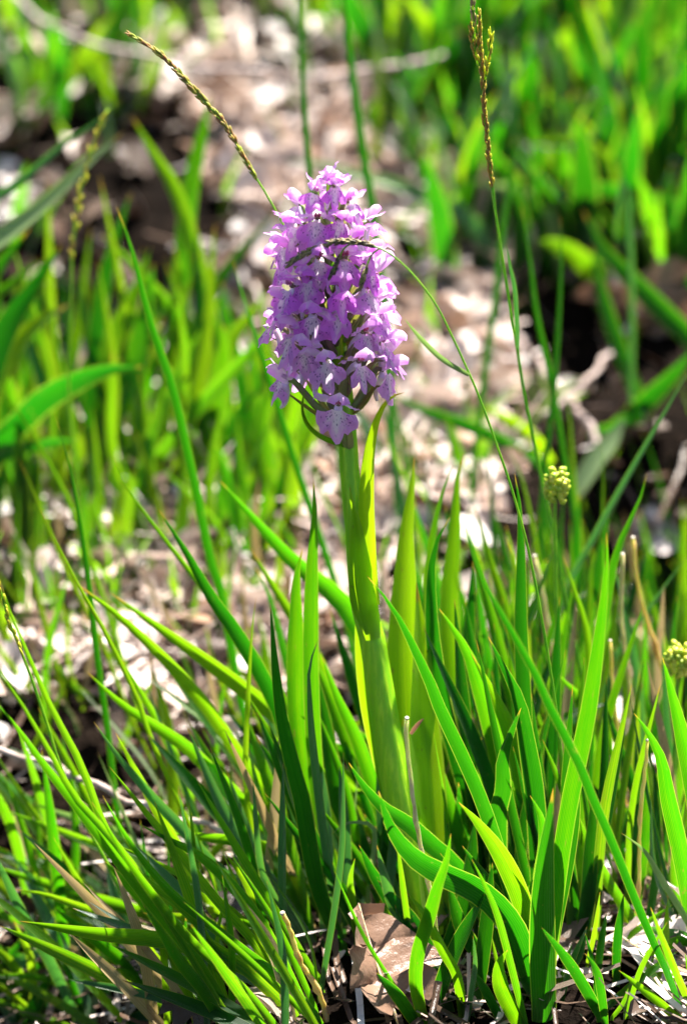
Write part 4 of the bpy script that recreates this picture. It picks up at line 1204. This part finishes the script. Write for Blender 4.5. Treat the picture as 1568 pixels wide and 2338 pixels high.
t4, p4 = stalk('grass_stalk', 'slender grass stalk with a sparse yellowish seed head against the black bank',
               [(247, 250), (230, 290), (215, 325), (200, 370), (190, 410), (180, 455), (172, 520), (165, 588), (162, 738), (157, 838), (165, 1000), (200, 1300), (240, 1500)], 9, 'culm', .03)
seed_head(t4, p4, .72, .99, 44, 'seed_gold', .0050, .0007, .3)
t5, p5 = stalk('grass_stalk', 'jointed yellow-green grass stalk cut by the picture edge above the dark ditch',
               [(-12, 1300), (8, 1370), (22, 1420), (50, 1490), (80, 1570), (110, 1660), (135, 1740), (180, 1850), (260, 2000), (380, 2240)], 11, 'culm', .0)
seed_head(t5, p5, .80, .98, 16, 'seed_gold', .0045, .0007, .12)

# green bud spikes
def bud_spike(label, cx, cy, wpx, hpx, stem_pts):
    r = hit(*stem_pts[-1])
    t = thing('bud_spike', r, label, 'bud spike')
    o, path = rod(t, [(cx, cy)] + stem_pts, 11, 'culm', None, .02, taper=.8, n=24)
    c = path[-1]; dep = float(np.dot(c - CAMN, np.array(FWD)))
    Rr, Hh = wpx * K * dep / 2, hpx * K * dep
    k = 0
    for j in range(11):
        z = -Hh / 2 + Hh * j / 10
        rr = Rr * math.sqrt(max(.02, 1 - (z / (Hh * .54)) ** 2)) * .82
        m = max(1, int(2 * math.pi * rr / .0026))
        for q in range(m):
            a = 2 * math.pi * (q + .5 * (j % 2)) / m
            d = np.array((math.cos(a), math.sin(a), .55))
            V, F = ellipsoid(c - np.array(t.location) + np.array((rr * math.cos(a) * .75, rr * math.sin(a) * .75, z)) + np.array([random.gauss(0, .0004) for _ in range(3)]), d, random.uniform(.0028, .0042), random.uniform(.0012, .0018), 7, 5)
            mesh_obj('bud', V, F, M['bud'], t)
bud_spike('plump green bud spike standing behind the tall grass stalk', 1269, 1112, 41, 80, [(1266, 1180), (1270, 1400), (1285, 1750), (1290, 1980)])
bud_spike('rounded yellowish bud spike at the edge above a broad leaf', 1549, 1512, 52, 68, [(1545, 1560), (1540, 1700), (1530, 1860), (1528, 2060)])

# cut dry stalks
def cut_stalk(label, pts, wpx, mat='stalk', lean=.01, side=None):
    r = hit(*pts[-1])
    t = thing('cut_stalk', r, label, 'dry stalk')
    wpx *= .8
    o, path = rod(t, pts, wpx, mat, None, lean, taper=.85, n=22, ns=9, name='shaft', knots=(.3, .62), rough=.0004)
    e = path[-1]; d = unit(path[-1] - path[-2])
    rr = wpx * K * 1.2 / 2
    V, F, U = tube([e, e + d * rr * .5], [rr * .98, rr * .72], 9)
    mesh_obj('cut_end', [v - np.array(t.location) for v in V], F, M['cut'], t, U)
    if side:
        blade(t, side, 10, 'brownleaf', Yr=float(path[-4][1]) - .001, lean=-.002, roll=.2, name='scale_leaf', n=10)
M['brownleaf'] = leaf_mat('withered_scale', (.12, .06, .045), (.17, .09, .06), (.2, .08, .05), (.25, .12, .07), tipc=(.1, .05, .04))
cut_stalk('cut brown stalk in front of the orchid stem with one small withered scale leaf', [(926, 1640), (924, 1697), (934, 1784), (950, 1872), (975, 1980), (990, 2080), (1000, 2230)], 14, 'graystalk', -.02, [(968, 1640), (952, 1656), (937, 1676)])
cut_stalk('short orange-brown cut stalk leaning beside the brown dead leaf', [(640, 2085), (662, 2130), (690, 2195), (718, 2250), (745, 2330)], 17, 'stalk', -.01)
cut_stalk('thick rust-coloured cut stalk with a whitish top, tallest of the dry stalks', [(1447, 1228), (1455, 1308), (1470, 1390), (1486, 1453), (1514, 1560), (1530, 1668), (1545, 1850)], 15)
cut_stalk('tan cut stalk with a pale top beside the rust-coloured one', [(1420, 1265), (1421, 1368), (1425, 1450), (1434, 1543), (1440, 1743), (1440, 1900)], 14, 'graystalk')
cut_stalk('grey broken stalk leaning across the rust-coloured stalk', [(1440, 1425), (1470, 1463), (1505, 1513), (1540, 1600), (1570, 1760)], 17, 'graystalk')
cut_stalk('thin orange dry stalk standing low in the grass, reaching to bare litter', [(1472, 1690), (1467, 1800), (1459, 1976), (1436, 2161)], 13)
cut_stalk('pale brown dry stalk slanting behind the clump of broad leaves', [(1215, 1270), (1236, 1360), (1256, 1450), (1270, 1560), (1275, 1800)], 15, 'graystalk')
cut_stalk('short greyish stalk with a ragged white top amid broad leaves', [(1122, 1303), (1120, 1380), (1119, 1443), (1117, 1540), (1130, 1800)], 14, 'graystalk')
cut_stalk('slim brown stalk half hidden in the narrow grass', [(1388, 1463), (1398, 1560), (1412, 1650), (1425, 1800), (1430, 1960)], 12)

# big dead leaves that stand out
def oak_leaf(px, py, size, rot, label, mat='drybrown', lift=.01):
    p = hit(px, py)
    n = 22
    V, F, U = [], [], []
    na = 9
    for i in range(n):
        t = i / (n - 1)
        env = math.sin(math.pi * (.05 + .9 * t ** .8)) ** .7
        wd = .42 * env * (1 + .48 * math.sin(t * 6.283 * 3.2) + .10 * math.sin(t * 41))
        for k in range(na):
            c = 2 * k / (na - 1) - 1
            x = c * wd * (1 + .08 * math.sin(i * 1.7 + c * 3)); y = t - .5 - abs(c) * .10 * math.sin(t * 6.283 * 3.2 + 1)
            z = .20 * abs(c) ** 1.3 * wd / .42 + .16 * math.sin(t * 7) * c + .22 * (t - .5) ** 2 + .13 * noise.noise(Vector((x * 4, y * 4, px)))
            V.append((x * size, y * size, z * size)); U.append((k / (na - 1), t))
    F = [[i * na + k, i * na + k + 1, (i + 1) * na + k + 1, (i + 1) * na + k] for i in range(n - 1) for k in range(na - 1)]
    t = thing('dead_leaf', p, label, 'dead leaf')
    R = Matrix.Rotation(rot[2], 3, 'Z') @ Matrix.Rotation(rot[0], 3, 'X') @ Matrix.Rotation(rot[1], 3, 'Y')
    off = Vector((0, 0, lift))
    mesh_obj('leaf_blade', [R @ Vector(v) + off for v in V], F, M[mat], t, U)
    mid = [R @ Vector(((0), (s - .5) * size * 1.2 - .1 * size, .004 * size + .12 * (s - .5) ** 2 * size)) + off + R @ Vector((0, 0, .012 * size)) for s in np.linspace(0, 1, 10)]
    V, F, U = tube([np.array(m) for m in mid], [.018 * size * (1 - .6 * i / 9) for i in range(10)], 6)
    mesh_obj('midrib', V, F, M['graystalk'], t, U)
M['oak'] = litter_mat('oak_leaf', False, [(.17, .095, .06), (.27, .165, .115)])
oak_leaf(850, 2285, .046, (.85, .35, .5), 'large curled brown oak leaf lying at the foot of the clump', 'oak', .022)
oak_leaf(1500, 2230, .042, (.4, -.3, 1.2), 'grey-brown dead leaf lying on the litter near the corner', 'dry', .008)
oak_leaf(1440, 790, .07, (.9, .1, 2.6), 'broad brown dead leaf leaning in the dark hollow behind the grass', 'oak', .02)
oak_leaf(1040, 1780, .03, (.3, .1, .4), 'small brown leaf caught between the orchid stem and the clump', 'oak', .01)

# short grass that nobody could count, on the bank and the far hillside
def turf(n):
    VV, FF = [], []
    uvs = []
    for _ in range(n):
        px, py = random.uniform(-900, 2500), random.uniform(-420, 1750)
        dd, bb = dens(px, py)
        inside = -50 < px < 1620 and py > -50
        if inside and random.random() < (.9 if bb > .8 or px < 850 else .72 if dd > .9 else .25): continue
        p = hit(px, py)
        h = random.uniform(.02, .065); a = random.uniform(0, 6.28); w_ = random.uniform(.0012, .0032)
        dx, dy = random.gauss(0, .4) * h, random.gauss(0, .4) * h
        o = len(VV)
        for i, t in enumerate((0, .5, 1)):
            ww = w_ * (1, .85, .1)[i]
            for s in (-1, 1):
                VV.append((p.x + dx * t * t + s * ww * math.cos(a), p.y + dy * t * t + s * ww * math.sin(a), p.z - .003 + h * t)); uvs.append((.5 + .4 * s, t))
        FF += [[o, o + 1, o + 3, o + 2], [o + 2, o + 3, o + 5, o + 4]]
    tag(mesh_obj('short_grass', VV, FF, M['grass'], None, uvs), kind='stuff')
turf(2600)
